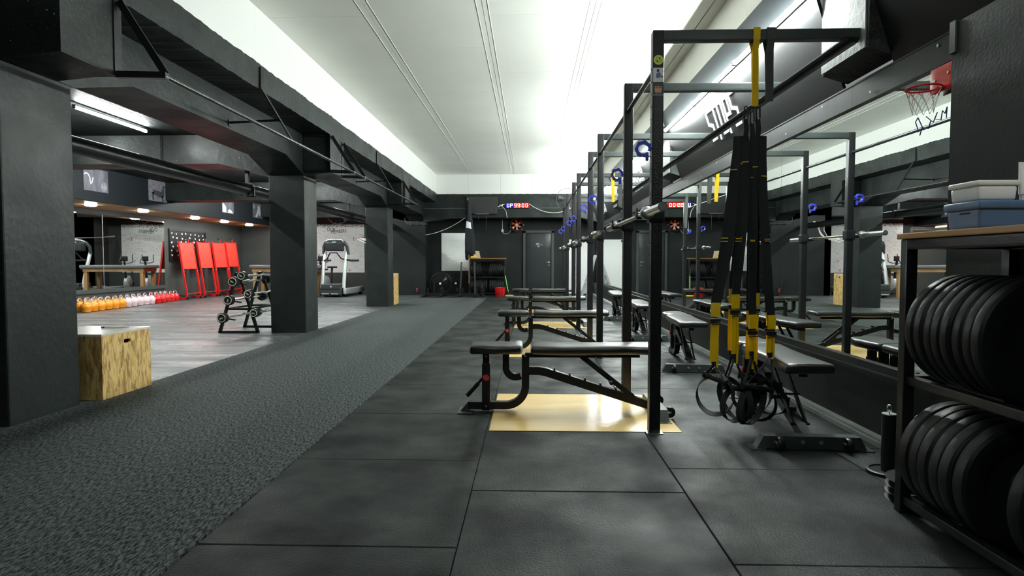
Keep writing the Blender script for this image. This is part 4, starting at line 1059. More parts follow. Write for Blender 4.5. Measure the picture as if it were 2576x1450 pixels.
for r_ in range(3):
    for i, (px, c) in enumerate(zip(xs_, cols_)):
        if r_ and (i % 16) in (): continue
        y = 9.35*1545/(1333-px); y = y*1.0
        x = -9.25 - .10*(y-12.2)
        y = -x*1545/(1333-px)
        x -= .215*r_; yy = y + .10*r_
        x = max(x, -9.84) if r_ < 1 else max(x, -9.84)
        if r_ == 2 and x <= -9.8: continue
        if r_ == 1 and x <= -9.83: continue
        p = (x, yy, 0); rz = R(90) + rd.uniform(-.2, .2)
        lab = '%s kettlebell with chrome handle, %s from the left in the %s row' % (KC[c][0], ORDN[i], ['front', 'middle', 'back'][r_])
        if not used[c]: o = place(kp[c], p, rz); used[c] = 1
        else: o = dup(kp[c], p, rz)
        o['label'] = lab; o['group'] = 'kettlebells along the mirror'
# red folding frames
def make_red():
    t = thing('folding_frame', '', 'frame')
    # local: y along the wall (0..0.74), x towards the wall negative
    W_ = .74
    for s, y in ((0, .02), (1, W_-.02)):
        pts = [(-.10, y, 1.60), (.10, y, .16)] + [(.095, y, .09), (.06, y, .045), (-.0, y, .03), (-.10, y, .06), (-.22, y, .11)]
        b = MB().sweep(pts, .032, .045, (0, 1, 0)).box(-.115, -.085, y-.02, y+.02, 1.58, 1.625); r = b.build('side_rail', 'red', t)
        b = MB()
        for i in range(9): b.cyl((.0+.018*0, y-.0165, 0), (.0, y-.017, 0), .001) if False else b.lathe([(0, 0), (.008, 0), (.008, .001)], (.062+.0*i-(.45+i*.06-.35)*.14+.03, y, .40+i*.058), 'x', 8)
        b.v = [(x+.0, yy2, z) for x, yy2, z in b.v]; b.build('adjustment_holes', 'navy', r)
        MB().lathe([(.0, -.016), (.032, -.014), (.036, 0), (.032, .014), (0, .016)], (.115, y + (.03 if s else -.03)*0, .040), 'y', 16).build('wheel', 'plastic', t)
        MB().ball((.03, y, .80), .017, seg=8, rings=6).build('bolt_head', 'steel', t)
    b = MB().bar((-.082, .36, 1.58), (.012, .36, .86), W_-.075, .012, up=(1, 0, .14)); b.build('board', 'redpanel', t, smooth=False)
    b = MB().bar((-.095, .02, 1.585), (-.095, W_-.02, 1.585), .02, .03).bar((.09, .02, .17), (.09, W_-.02, .17), .02, .02).bar((-.2, .02, .10), (-.2, W_-.02, .10), .03, .03); b.build('cross_tube', 'red', t)
    b = MB().tube([(-.09, .48, 1.59), (-.09, .48, 1.68), (-.085, .465, 1.705), (-.08, .44, 1.71), (-.07, .30, 1.712)], .014, 8); b.build('top_handle', 'red', t)
    MB().tube([(-.079, .43, 1.711), (-.069, .29, 1.713)], .017, 8).build('grip', 'foam', t)
    b = MB().box(-.16, .02, .06, W_-.06, .09, .12).bar((-.16, .1, .13), (.04, .1, .11), .03, .03).bar((-.16, .64, .13), (.04, .64, .11), .03, .03); b.build('base_cushion', 'darkgrey', t)
    return t
rf = make_red()
for k, (y, x) in enumerate(((16.74, -9.62), (17.64, -9.60), (18.56, -9.64), (19.37, -9.64))):
    o = place(rf, (x, y, 0), 0) if k == 0 else dup(rf, (x, y, 0), rd.uniform(-.03, .03))
    o['label'] = 'red steel folding frame leaning on the side wall, %s from the left' % ORDN[k]; o['group'] = 'red folding frames'
    o.rotation_euler = (0, 0, [0.0, .02, -.02, .01][k]); o.scale = (1, 1, [1.0, 1.02, 1.03, 1.05][k])
# fixed curl bars on an A-frame rack
t = thing('curl_bar_rack', 'black A-frame rack holding six fixed curl bars beside the pillar', 'rack', (-4.33, 9.4, 0))
for y in (8.99, 9.78):
    b = MB()
    b.bar((-4.62, y, .0), (-4.345, y, .90), .045, .035, up=(1, 0, 0)).bar((-4.04, y, .0), (-4.315, y, .90), .045, .035, up=(1, 0, 0))
    b.bar((-4.62, y, .018), (-4.04, y, .018), .045, .03).bar((-4.51, y, .36), (-4.15, y, .36), .035, .03).box(-4.36, -4.30, y-.035, y+.035, .86, .90)
    b.build('end_frame', 'frame', t, world=True)
b = MB()
for z, w_ in ((.36, .17),):
    for s in (-1, 1): b.bar((-4.33+s*w_, 8.99, z), (-4.33+s*w_, 9.78, z), .03, .03)
b.build('side_rails', 'frame', t, world=True)
LV = [(.73, .16, -1), (.455, .245, -1), (.18, .325, -1), (.82, -.0, 1), (.545, .10, 1), (.27, .19, 1)]
slots = []
for nm, px, py, m in (('15KG', 576, 710, -1), ('15KG', 563, 757, -1), ('15KG', 546, 803, -1), ('10KG', 599, 695, 1), ('10KG', 615, 741, 1), ('10KG', 629, 790, 1)):
    y = 8.80; slots.append((nm, (px-1333)/1545*y, 1.06-(py-659)/1545*y, m))
b = MB()
for nm, x, z, m in slots:
    for y in (8.99, 9.78):
        b.bar((x + (.0 if m < 0 else 0), y, z-.03), (x - m*.10, y, z-.045), .03, .02)
b.build('cradle', 'frame', t, world=True)
for k, (nm, x, z, m) in enumerate(slots):
    heavy = nm == '15KG'; rr_ = .076 if heavy else .066
    lv = ['top', 'middle', 'bottom'][k % 3]
    c = thing('curl_bar', 'black %s fixed curl bar on the %s side of the rack, %s' % ('fifteen kilo' if heavy else 'ten kilo', 'left' if m < 0 else 'right', lv), 'curl bar', (x, 9.38, z), 0, 'fixed curl bars on the A-frame rack')
    c.rotation_euler = (0, 0, 0)
    pts = [(0, -.53, 0), (0, -.25, 0), (0, -.18, .035), (0, -.06, .0), (0, 0, 0), (0, .06, 0), (0, .18, .035), (0, .25, 0), (0, .53, 0)] if False else [(0, -.53, 0), (0, .53, 0)]
    MB().tube([(0, -.53, 0), (0, -.20, 0), (0, -.12, .010), (0, -.03, -.004), (0, .03, -.004), (0, .12, .010), (0, .20, 0), (0, .53, 0)], .0165, 10).build('shaft', 'chrome', c)
    for s in (-1, 1):
        pr = [(0, -.045), (rr_-.012, -.045), (rr_, -.034), (rr_, .034), (rr_-.012, .045), (0, .045)]
        h = MB().lathe(pr, (0, s*.56, 0), 'y', 28).build('end_weight', 'plastic', c)
        if s < 0:
            MB().torus((0, -.606, 0), rr_*.74, .0042, 'y', 32, 5).build('ring_band', 'cream', h, label='cream ring band')
            a = rd.uniform(-.6, .6) if k != 1 else 1.5
            ex = V((math.cos(a), 0, math.sin(a))); ey = V((-math.sin(a), 0, math.cos(a)))
            text('marking', nm.replace('KG', 'kg'), 'cream', h, V((0, -.6055, 0)) - ex*.036 - ey*.011, ex, ey, .031, .001, bold=.02, world=False, sx=.95)
    M_ = None
# osb plyo boxes
def plyo(x0, x1, y0, y1, h, lab):
    t = thing('plyo_box', lab, 'box', ((x0+x1)/2, (y0+y1)/2, 0.003)); th = .018
    # right side panel with slot
    def slotted(x, s):
        b = MB(); yc = (y0+y1)/2 + .14*0; ys_ = [y0+.0, yc-.045, yc+.045, y1]; zc = .003+h-.085; zs_ = [.003, zc-.016, zc+.016, .003+h-th]
        for i in range(3):
            for j in range(3):
                if i == 1 and j == 1: continue
                b.box(x, x+th*s, ys_[i], ys_[i+1], zs_[j], zs_[j+1]) if s > 0 else b.box(x-th, x, ys_[i], ys_[i+1], zs_[j], zs_[j+1])
        n = 6
        for e in (-1, 1):
            yb = yc + e*.045
            for k in range(n):
                a0 = math.pi/2*k/n; a1 = math.pi/2*(k+1)/n; r = .016
                for v_ in (-1, 1):
                    p = [(yb, zc+v_*r), (yb - e*(r-r*math.cos(a0)), zc+v_*r*math.sin(a0)), (yb - e*(r-r*math.cos(a1)), zc+v_*r*math.sin(a1))]
                    b.prism([(x if s > 0 else x-th, q[0], q[1]) for q in p], (th, 0, 0))
        return b
    slotted(x1-th, 1).build('side_panel', 'osb', t, world=True, smooth=False)
    MB().box(x0, x0+th, y0, y1, .003, .003+h-th).build('side_panel', 'osb', t, world=True, smooth=False)
    MB().box(x0+th, x1-th-.0005, y0+.001, y0+th, .003, .003+h-th).build('end_panel', 'osb', t, world=True, smooth=False)
    MB().box(x0+th, x1-th-.0005, y1-th, y1-.001, .003, .003+h-th).build('end_panel', 'osb', t, world=True, smooth=False)
    MB().rbox(x0, x1, y0, y1, .003+h-th, .003+h, .002, n=1).build('top_panel', 'osbtop', t, world=True, smooth=False)
    return t
plyo(-3.80, -3.255, 4.555, 5.155, .505, 'waist-low OSB jump box behind the nearest pillar')
plyo(-3.90, -3.335, 14.96, 15.50, .765, 'tall OSB jump box behind the third pillar')
t = thing('marker_pen', 'white marker pen with purple tint on the jump box', 'pen', (-3.42, 4.98, .515))
MB().cyl((-3.52, 4.97, .517), (-3.375, 4.985, .517), .0075, seg=12).cyl((-3.375, 4.985, .517), (-3.33, 4.99, .517), .0075, .004, seg=12).build('barrel', 'magnet', t, world=True)
MB().cyl((-3.545, 4.9675, .517), (-3.52, 4.97, .517), .008, seg=12).build('end_plug', 'blueink', t, world=True)
# treatment table
t = thing('treatment_table', 'timber treatment table with padded top behind the second pillar', 'table', (-7.33, 18.4, 0))
MB().rbox(-8.36, -6.33, 18.05, 18.78, .855, .965, .03, n=2).build('pad', 'vinylgrey', t, world=True)
MB().box(-8.28, -6.42, 18.09, 18.13, .76, .855).box(-8.28, -6.42, 18.70, 18.74, .76, .855).box(-8.28, -8.24, 18.13, 18.70, .76, .855).box(-6.46, -6.42, 18.13, 18.70, .76, .855).build('apron', 'wood', t, world=True)
for x in (-8.26, -6.54):
    for y in (18.1, 18.64): MB().box(x, x+.10, y, y+.09, 0, .76).build('leg', 'wood', t, world=True)
# treadmill
t = thing('treadmill', 'silver and grey treadmill between the second and third pillars', 'treadmill', (-5.9, 18.2, 0))
def TW(b, nm, m, lab=None): return b.build(nm, m, t, world=True, label=lab)
tr = -5.51; tl = -6.30
TW(MB().rbox(tl+.02, tr-.12, 18.17, 18.75, .05, .30, .04, n=2), 'motor_hood', 'darkgrey')
TW(MB().rbox(tl+.06, tr-.16, 18.155, 18.18, .24, .385, .02, n=2).rbox(tl+.06, tr-.16, 18.16, 18.7, .28, .40, .03, n=2), 'hood_top', 'darkgrey')
TW(MB().rbox(tl, tl+.10, 18.25, 20.3, .08, .26, .03, n=2).rbox(tr-.10, tr, 18.25, 20.3, .08, .26, .03, n=2), 'side_rail', 'silver')
TW(MB().box(tl+.10, tr-.10, 18.7, 20.25, .14, .22), 'belt', 'plastic')
TW(MB().rbox(tl+.08, tl+.30, 18.15, 18.17, .085, .115, .005, n=1).rbox(tl+.36, tl+.58, 18.15, 18.17, .085, .115, .005, n=1), 'front_badge', 'silver')
TW(MB().lathe([(0, -.012), (.022, -.01), (.03, 0)], (tl+.36, 18.155, .315), 'y', 16), 'hood_emblem', 'silver')
for x in (tl+.04, tr-.09):
    TW(MB().tube([(x, 18.32, .26), (x+.0, 18.42, .7), (x, 18.60, 1.20), (x, 18.66, 1.36)], [.058, .055, .052, .050], 14), 'upright', 'silver')
TW(MB().tube([(tl+.0, 18.62, 1.30), (tl+.02, 18.60, 1.52), (tl+.09, 18.55, 1.645), (-6.1, 18.52, 1.69), (-5.9, 18.51, 1.70), (-5.7, 18.52, 1.69), (tr-.14, 18.55, 1.645), (tr-.06, 18.60, 1.52), (tr-.02, 18.62, 1.28)], [.04, .05, .055, .05, .05, .05, .055, .05, .04], 12), 'console_frame', 'darkgrey')
TW(MB().tube([(tl+.08, 18.50, 1.675), (-6.1, 18.47, 1.725), (-5.9, 18.46, 1.735), (-5.7, 18.47, 1.725), (tr-.14, 18.50, 1.67)], .018, 8), 'console_edge', 'silver')
TW(MB().rbox(tl+.09, tr-.13, 18.48, 18.56, 1.38, 1.66, .03, n=2), 'console', 'plastic')
text('lettering', 'RUN', 'greyink', t, (-5.98, 18.455, 1.64), (1, 0, .02), (.25, 0, 1), .05, .002, bold=.02)
TW(MB().tube([(tl+.10, 18.50, 1.13), (tl+.16, 18.45, 1.14), (-6.02, 18.38, 1.33), (-5.82, 18.38, 1.33), (tr-.20, 18.45, 1.16), (tr-.12, 18.50, 1.13)], .019, 10).tube([(tl+.06, 18.5, 1.10), (tl+.30, 18.35, 1.10)], .028, 10).tube([(tr-.06, 18.55, 1.12), (tr+.10, 18.52, 1.10), (tr+.30, 18.60, 1.10)], .03, 10).tube([(tl+.06, 18.5, .83), (tl+.18, 18.4, .83)], .03, 10), 'handrail', 'plastic')
TW(MB().rbox(tl+.12, tl+.2, 18.25, 18.35, 0, .06, .01, n=1).rbox(tr-.22, tr-.14, 18.25, 18.35, 0, .06, .01, n=1).rbox(tl+.05, tl+.15, 20.1, 20.2, 0, .09, .01, n=1).rbox(tr-.15, tr-.05, 20.1, 20.2, 0, .09, .01, n=1), 'feet', 'plastic')
# exercise bikes seen in the side room mirror
def make_bike():
    t = thing('exercise_bike', '', 'exercise bike')
    MB().box(-.26, .26, -.55, -.49, 0, .05).box(-.24, .24, .47, .53, 0, .05).bar((0, -.52, .05), (0, .5, .05), .06, .06).build('base', 'darkgrey', t)
    MB().lathe([(0, -.07), (.20, -.07), (.25, -.04), (.25, .04), (.20, .07), (0, .07)], (0, .16, .36), 'x', 28).build('flywheel_cover', 'silver', t)
    MB().bar((0, -.12, .1), (0, -.25, .85), .05, .05, up=(0, 1, 0)).build('seat_post', 'plastic', t)
    MB().rbox(-.12, .12, -.40, -.12, .85, .91, .03, n=2).build('saddle', 'plastic', t)
    MB().bar((0, .30, .4), (0, .42, 1.12), .05, .05, up=(0, 1, 0)).build('head_post', 'frame', t)
    MB().rbox(-.09, .09, .38, .42, 1.08, 1.24, .01, n=1).build('console', 'plastic', t)
    b = MB()
    for s in (-1, 1): b.tube([(0, .42, 1.02), (s*.16, .40, 1.02), (s*.21, .30, 1.06), (s*.17, .24, 1.18), (s*.17, .22, 1.30)], .013, 8)
    b.build('handlebar', 'plastic', t)
    b = MB().cyl((-.16, .10, .30), (.16, .10, .30), .015).box(-.24, -.15, .0, .08, .20, .22).box(.15, .24, .14, .22, .38, .40).bar((-.15, .1, .3), (-.15, .04, .21), .02, .03).bar((.15, .1, .3), (.15, .18, .39), .02, .03); b.build('pedals', 'plastic', t)
    return t
bk = make_bike(); place(bk, (-6.62, 19.95, 0), R(165)); bk['label'] = 'upright exercise bike just behind the treadmill'; bk['group'] = 'exercise bikes'
dup(bk, (-7.25, 20.1, 0), R(170), 'upright exercise bike between the treadmill and the treatment table', 'exercise bikes')
# members board
t = thing('signature_board', 'white OUR MEMBERS board covered with coloured signatures', 'board', (-6.9, 20.99, .69))
MB().box(-8.25, -5.68, 20.975, 20.995, .69, 2.345).build('panel', 'whiteboard', t, world=True)
text('lettering', 'OUR', 'ink', t, (-6.98, 20.972, 2.115), (1, 0, -.05), (.05, 0, 1), .175, .002, bold=.0, sx=.8)
text('lettering', 'MEMBERS', 'ink', t, (-6.84, 20.972, 2.02), (1, 0, .10), (0, 0, 1), .165, .002, bold=.0, sx=.80)
rd = random.Random(11)
for m, n, nm in (('greyink', 420, 'pale_signatures'), ('redink', 150, 'red_signatures'), ('ink', 60, 'black_signatures'), ('blueink', 60, 'blue_signatures')):
    b = MB()
    for i in range(n):
        x = rd.uniform(-8.2, -5.75); z = rd.uniform(.74, 2.3)
        if -7.02 < x < -6.1 and 1.98 < z < 2.26: continue
        L_ = rd.uniform(.03, .12); a = rd.uniform(-.3, .3); pts = []
        for k in range(7): pts.append((x + L_*k/6, 20.974, z + L_*k/6*a + rd.uniform(-.012, .012)))
        b.sweep(pts, .001, rd.choice((.0025, .004, .004)), (0, 1, 0))
    if m == 'ink':
        for i in range(60):
            x = rd.uniform(-8.2, -5.75); z = rd.uniform(2.24, 2.33); b.box(x, x+.05, 20.9735, 20.9745, z, z+.016)
    if m == 'redink':
        b.sweep([(-6.05, 20.973, 1.78), (-6.05, 20.973, 1.90), (-6.0, 20.973, 1.89)], .001, .02, (0, 1, 0)).sweep([(-5.98, 20.973, 1.80), (-5.96, 20.973, 1.89), (-5.92, 20.973, 1.82), (-5.88, 20.973, 1.87), (-5.84, 20.973, 1.83)], .001, .012, (0, 1, 0))
        b.prism([(-6.20, 20.974, .73), (-6.235, 20.974, .775), (-6.215, 20.974, .79), (-6.2, 20.974, .775), (-6.185, 20.974, .79), (-6.165, 20.974, .77)], (0, -.002, 0))
        b.sweep([(-6.12, 20.973, 1.03), (-6.17, 20.973, 1.09), (-6.13, 20.973, 1.10), (-6.12, 20.973, 1.08), (-6.10, 20.973, 1.10), (-6.06, 20.973, 1.09), (-6.12, 20.973, 1.03)], .001, .008, (0, 1, 0))
    o = b.build(nm, m, t, world=True); o['kind'] = 'stuff'
# wire fans
def make_fan(r, m='frame', guard='steel', badge=False, depth=.14, nblade=3, blade='crossbar', nw=12):
    t = thing('wire_fan', '', 'fan')
    b = MB()
    for s in (-1, 1):
        for q in (1.0, .8, .6, .42, .28) if nw > 20 else (1.0, .97, .28):
            y = s*depth/2*(1-q*q) * 1.0
            b.torus((0, y, 0), r*q, .003 if q < .98 else .006, 'y', 40, 4)
        for i in range(nw):
            a = 2*math.pi*i/nw
            pts = [(r*q*math.cos(a), s*depth/2*(1-q*q), r*q*math.sin(a)) for q in (.15, .4, .7, .9, 1.0)]
            b.tube(pts, .0022, 4)
    g = b.build('guard', guard, t)
    b = MB()
    for i in range(nblade):
        a = 2*math.pi*i/nblade + .6; c, s_ = math.cos(a), math.sin(a); c2, s2 = math.cos(a+.35), math.sin(a+.35)
        q = [(.08*c, -.012, .08*s_), (r*.82*c, -.02, r*.82*s_), (r*.85*c2, .018, r*.85*s2), (.10*c2, .012, .10*s2)]
        b.add([V(p) for p in q] + [V(p)+V((0, .004, 0)) for p in q], [(0,1,2,3), (7,6,5,4), (0,4,5,1), (1,5,6,2), (2,6,7,3), (3,7,4,0)])
    b.build('blades', blade, t)
    MB().lathe([(0, -.03), (.06, -.03), (.07, 0), (.07, .12), (.05, .16), (0, .17)], (0, 0, 0), 'y', 20).build('motor', m, t)
    if badge: MB().lathe([(0, -.004), (.036, -.004), (.036, .004)], (0, -depth/2-.005, 0), 'y', 20).build('badge', 'magnet', t)
    return t
f = make_fan(.395, nw=14, blade='greyweb', guard='steel'); place(f, (-6.52, 20.75, 2.735)); f['label'] = 'round wire wall fan above the members board'
MB().bar((0, .12, 0), (0, .26, 0), .05, .05).build('wall_arm', 'frame', f)
f = make_fan(.36, nw=14, guard='frame', blade='crossbar'); place(f, (1.14, 18.95, 2.96), .35); f['label'] = 'round wire fan on the back beam right of the timer'
MB().bar((0, .12, 0), (0, .24, 0), .05, .05).build('wall_arm', 'frame', f)
for x, y, z, lab in ((-2.865, 19.62, .365, 'black floor drum fan with white badge left of the sled poles'), (-2.40, 19.90, .365, 'black floor drum fan leaning beside the sled with poles')):
    f = make_fan(.335, nw=24, badge=True, guard='frame', blade='plastic'); place(f, (x, y, z), 0); f['label'] = lab; f['group'] = 'black floor fans'
    MB().torus((0, .06, 0), .345, .012, 'y', 36, 8).build('rim', 'plastic', f)
    MB().bar((-.2, .05, -.35), (.2, .05, -.35), .24, .02).build('stand', 'plastic', f)
# conduits on the left back corner
b = MB()
for dz in (0, .035, .07): b.tube([(-3.98, 19.53, 2.45), (-3.97, 19.52, 2.37-dz*.6), (-3.90, 19.51, 2.33-dz), (-3.31, 19.51, 2.32-dz), (-3.29, 19.56, 2.31-dz)], .014, 8)
for x in (-3.8, -3.58, -3.4): b.box(x-.012, x+.012, 19.49, 19.55, 2.22, 2.35)
tag(b.build('conduit_pipes', 'greyweb'), 'three grey conduit pipes clipped below the beam in the back corner', 'conduit')
b = MB().tube(sag((-4.46, 20.0, 2.08), (-2.02, 19.1, 2.42), .32, 24), .009, 6)
tag(b.build('hanging_cable', 'cable'), 'white cable sagging from the third pillar to the flag pole', 'cable')

rd = random.Random(21); b = MB()
for i in range(5):
    x = -4.33 + rd.uniform(-.12, .12)
    b.tube([(x, 18.6+i*.1, 2.27), (x-.12, 18.6+i*.12, 2.20), (x-.16, 18.7, 2.0-i*.05), (x-.35-i*.08, 18.85, 1.80-i*.04), (x-.75-i*.05, 18.95, 1.76), (-5.32-i*.03, 19.3, 1.82), (-5.40-i*.03, 20.0, 1.86), (-5.5, 20.9, 1.92+i*.01)], .010, 6)
tag(b.build('cable_bundle', 'cable'), 'loose white cables looping from the duct to the members board', 'cable')
# ================================================================== BACK WALL
YB = 19.2
t = thing('television', 'black flat television mounted on the back beam', 'television', (-1.48, 19.15, 2.53))
MB().rbox(-1.975, -1.005, 19.10, 19.15, 2.535, 3.09, .006, n=1).build('casing', 'plastic', t, world=True)
MB().box(-1.955, -1.025, 19.096, 19.101, 2.56, 3.075).build('screen', 'leather', t, world=True)
MB().box(-1.70, -1.27, 19.094, 19.102, 2.54, 2.55).build('badge_strip', 'silver', t, world=True)
b = MB().tube([(-1.97, 19.13, 3.08), (-1.965, 19.12, 2.93)], .006, 6).tube([(-1.01, 19.12, 3.07), (-1.01, 19.12, 2.90)], .006, 6); b.build('edge_cables', 'cable', t, world=True)
b = MB().tube([(-1.6, 19.14, 2.53), (-1.6, 19.15, 2.36)], .004, 5).tube([(-1.36, 19.14, 2.53), (-1.36, 19.15, 2.30), (-1.365, 19.15, 2.06)], .004, 5); b.build('loose_cables', 'greyweb', t, world=True)
# timer
t = thing('led_timer', 'lit LED timer reading UP 99:00 on the back beam', 'timer', (-.39, 19.18, 2.72))
MB().rbox(-.765, -.02, 19.14, 19.19, 2.715, 2.90, .006, n=1).build('casing', 'plastic', t, world=True)
MB().box(-.745, -.515, 19.137, 19.141, 2.733, 2.882).build('blue_window', 'ledblueback', t, world=True)
MB().box(-.505, -.04, 19.137, 19.141, 2.733, 2.882).build('red_window', 'ledredback', t, world=True)
SEG = {'0': 'abcdef', '9': 'abcdfg', 'U': 'bcdef', 'P': 'abefg'}
def digit(b, ch, x, z, w_=.072, h=.115, th=.017):
    yv0, yv1 = 19.130, 19.136; hh = h/2
    P = {'a': (x, x+w_, z+h-th, z+h), 'g': (x, x+w_, z+hh-th/2, z+hh+th/2), 'd': (x, x+w_, z, z+th), 'f': (x, x+th, z+hh, z+h), 'b': (x+w_-th, x+w_, z+hh, z+h), 'e': (x, x+th, z, z+hh), 'c': (x+w_-th, x+w_, z, z+hh)}
    for s in SEG[ch]: a = P[s]; b.box(a[0], a[1], yv0, yv1, a[2], a[3])
b = MB(); digit(b, 'U', -.715, 2.750); digit(b, 'P', -.610, 2.750); b.build('blue_digits', 'ledblue', t, world=True, smooth=False)
b = MB(); digit(b, '9', -.485, 2.750); digit(b, '9', -.385, 2.750); digit(b, '0', -.250, 2.750); digit(b, '0', -.140, 2.750)
b.box(-.290, -.275, 19.130, 19.136, 2.775, 2.790).box(-.290, -.275, 19.130, 19.136, 2.825, 2.840); b.build('red_digits', 'ledred', t, world=True, smooth=False)
tag(MB().tube(sag((-.03, 19.17, 2.86), (1.05, 19.1, 2.62), .14, 16), .010, 6).build('timer_cable', 'cable'), 'white cable sagging from the timer to the wire fan', 'cable')
b = MB().tube([(-.93, 19.17, 2.80), (-.85, 19.16, 2.84), (-.78, 19.17, 2.85)], .009, 6).rbox(-.95, -.84, 19.13, 19.18, 2.79, 2.83, .008, n=1).rbox(-1.0, -.93, 19.14, 19.18, 2.76, 2.785, .006, n=1)
b.tube([(-.90, 19.16, 2.80), (-.82, 19.15, 2.74), (-.74, 19.15, 2.62), (-.71, 19.17, 2.42)], .009, 6)
tag(b.build('plug_cluster', 'cable'), 'tangle of white plugs and cable beside the television', 'cable')
t = thing('exhaust_fan', 'round wall exhaust fan with orange blades above the door', 'fan', (-.43, 19.95, 2.25))
MB().lathe([(.175, .0), (.215, .0), (.215, .18), (.175, .18), (.175, 0)], (-.43, 19.90, 2.25), 'y', 32).build('housing', 'frame', t, world=True)
MB().lathe([(0, .15), (.175, .15)], (-.43, 19.90, 2.25), 'y', 32).build('back_disc', 'navy', t, world=True)
for i in range(6):
    a = 2*math.pi*i/6 + .3; c1, s1, c2, s2 = math.cos(a), math.sin(a), math.cos(a+.62), math.sin(a+.62)
    q = [(-.43+.05*c1, 19.96, 2.25+.05*s1), (-.43+.158*c1, 19.955, 2.25+.158*s1), (-.43+.165*c2, 19.985, 2.25+.165*s2), (-.43+.06*c2, 19.975, 2.25+.06*s2)]
    MB().add([V(p) for p in q] + [V(p)+V((0, .004, 0)) for p in q], [(0,1,2,3), (7,6,5,4), (0,4,5,1), (1,5,6,2), (2,6,7,3), (3,7,4,0)]).build('blade', 'fanred', t, world=True, smooth=False)
MB().lathe([(0, -.03), (.052, -.03), (.06, 0), (.06, .06)], (-.43, 19.95, 2.25), 'y', 20).build('motor_hub', 'silver', t, world=True)
MB().box(-.56, -.51, 19.90, 19.93, 2.13, 2.18).build('junction_box', 'whiteplastic', t, world=True)
b = MB()
for a in (90, 0, 200, 320): b.box(-.43+.225*math.cos(R(a))-.01, -.43+.225*math.cos(R(a))+.01, 19.93, 19.95, 2.25+.225*math.sin(R(a))-.01, 2.25+.225*math.sin(R(a))+.01)
b.build('lugs', 'steel', t, world=True)
t = thing('wall_switch', 'white switch box with conduit left of the exhaust fan', 'switch', (-.90, 20.05, 2.0))
MB().rbox(-.93, -.86, 20.05, 20.1, 2.03, 2.12, .006, n=1).build('box', 'whiteplastic', t, world=True)
MB().box(-.905, -.885, 20.075, 20.1, 2.12, 2.46).tube([(-.895, 20.08, 2.03), (-.86, 20.06, 1.98), (-.80, 20.05, 1.965), (-.72, 20.05, 1.97), (-.66, 20.0, 2.02), (-.62, 19.95, 2.10)], .009, 6).build('cable', 'cable', t, world=True)
# door
d = thing('door_1', 'black panel door with dark frame in the back wall', 'door', (.27, 20.08, 0)); d['kind'] = 'structure'
del d['category']
for x0, x1, z0, z1 in ((-.22, -.14, 0, 2.06), (.70, .78, 0, 2.06), (-.22, .78, 2.0, 2.08)): MB().box(x0, x1, 20.02, 20.1, z0, z1).build('door_frame', 'crossbar', d, world=True)
leaf = MB().rbox(-.13, .69, 20.055, 20.095, .01, 1.99, .004, n=1).build('door_leaf', 'doorleaf', d, world=True)
b = MB().box(.60, .645, 20.045, 20.056, 1.02, 1.07).tube([(.62, 20.05, 1.045), (.62, 20.02, 1.045), (.53, 20.015, 1.045)], .008, 8).lathe([(0, -.01), (.022, -.008), (.022, .0)], (.62, 20.05, .94), 'y', 14).lathe([(0, -.01), (.024, -.008), (.024, .0)], (.62, 20.05, 1.045), 'y', 14)
b.build('door_handle', 'chrome', leaf, world=True)
text('logo_lettering', 'FIT', 'letter', leaf, (.19, 20.052, 1.605), (1, 0, 0), (.25, 0, 1), .082, .002, bold=.03, sx=.9)
text('logo_lettering', 'U', 'letter', leaf, (.245, 20.052, 1.54), (1, 0, 0), (.25, 0, 1), .075, .002, bold=.04, sx=1.1)
text('logo_lettering', 'GYM', 'greyink', leaf, (.315, 20.052, 1.60), (1, 0, 0), (0, 0, 1), .035, .002, bold=.02, sx=1.3)
# whiteboard with workout lines
t = thing('whiteboard', 'white board with faint green handwriting left of the flag', 'whiteboard', (-2.43, 20.09, .76))
MB().rbox(-2.895, -1.98, 20.07, 20.098, .765, 2.0, .004, n=1).build('panel', 'whiteboard', t, world=True)
rd = random.Random(5); b = MB()
for i in range(15):
    z = 1.88 - i*.068; x = -2.79
    while x < -2.79 + rd.uniform(.18, .5):
        L_ = rd.uniform(.03, .09); b.sweep([(x, 20.069, z), (x+L_*.3, 20.069, z+rd.uniform(.006, .018)), (x+L_*.6, 20.069, z-.004), (x+L_, 20.069, z+.01)], .001, .005, (0, 1, 0)); x += L_ + .02
b.build('handwriting', 'greenink', t, world=True)
# flag on a pole
t = thing('flag', 'furled black flag with white patch on a thin pole', 'flag', (-1.80, 18.5, .2))
MB().tube([(-1.87, 18.47, 2.96), (-1.835, 18.47, 1.6), (-1.835, 18.47, .40)], .012, 8).build('pole', 'wood', t, world=True)
n = 22; vs = []; H_ = 12
for j in range(H_+1):
    v = j/H_; z = 2.90 - v*1.62; wd = .03 + .10*min(1, v*1.3) + .02*v
    for i in range(n):
        a = 2*math.pi*i/n; rr_ = 1 + .22*math.sin(3*a+v*2) + .12*math.sin(5*a)
        zz = z - (.22*max(0, math.cos(a-2.6)) if j == H_ else 0) + (.15*max(0, math.cos(a-3.6)) if j == H_ else 0)
        vs.append((-1.845 + .03*v + wd*rr_*math.cos(a), 18.45 + .05*rr_*math.sin(a), zz))
fs = [(j*n+i, j*n+(i+1) % n, (j+1)*n+(i+1) % n, (j+1)*n+i) for j in range(H_) for i in range(n)] + [tuple(reversed(range(n))), tuple(range(H_*n, H_*n+n))]
MB().add(vs, fs).build('cloth', 'flag', t, world=True)
vs = []
for j, v in enumerate((.38, .44, .50)):
    for i in range(9):
        a = R(-150 + i*15); rr_ = 1 + .22*math.sin(3*a+v*2) + .12*math.sin(5*a); wd = .03+.10*min(1, v*1.3)+.02*v
        vs.append((-1.845+.03*v + (wd+.003)*rr_*math.cos(a), 18.45 + .054*rr_*math.sin(a)-.001, 2.90 - v*1.62 - .05*i/8))
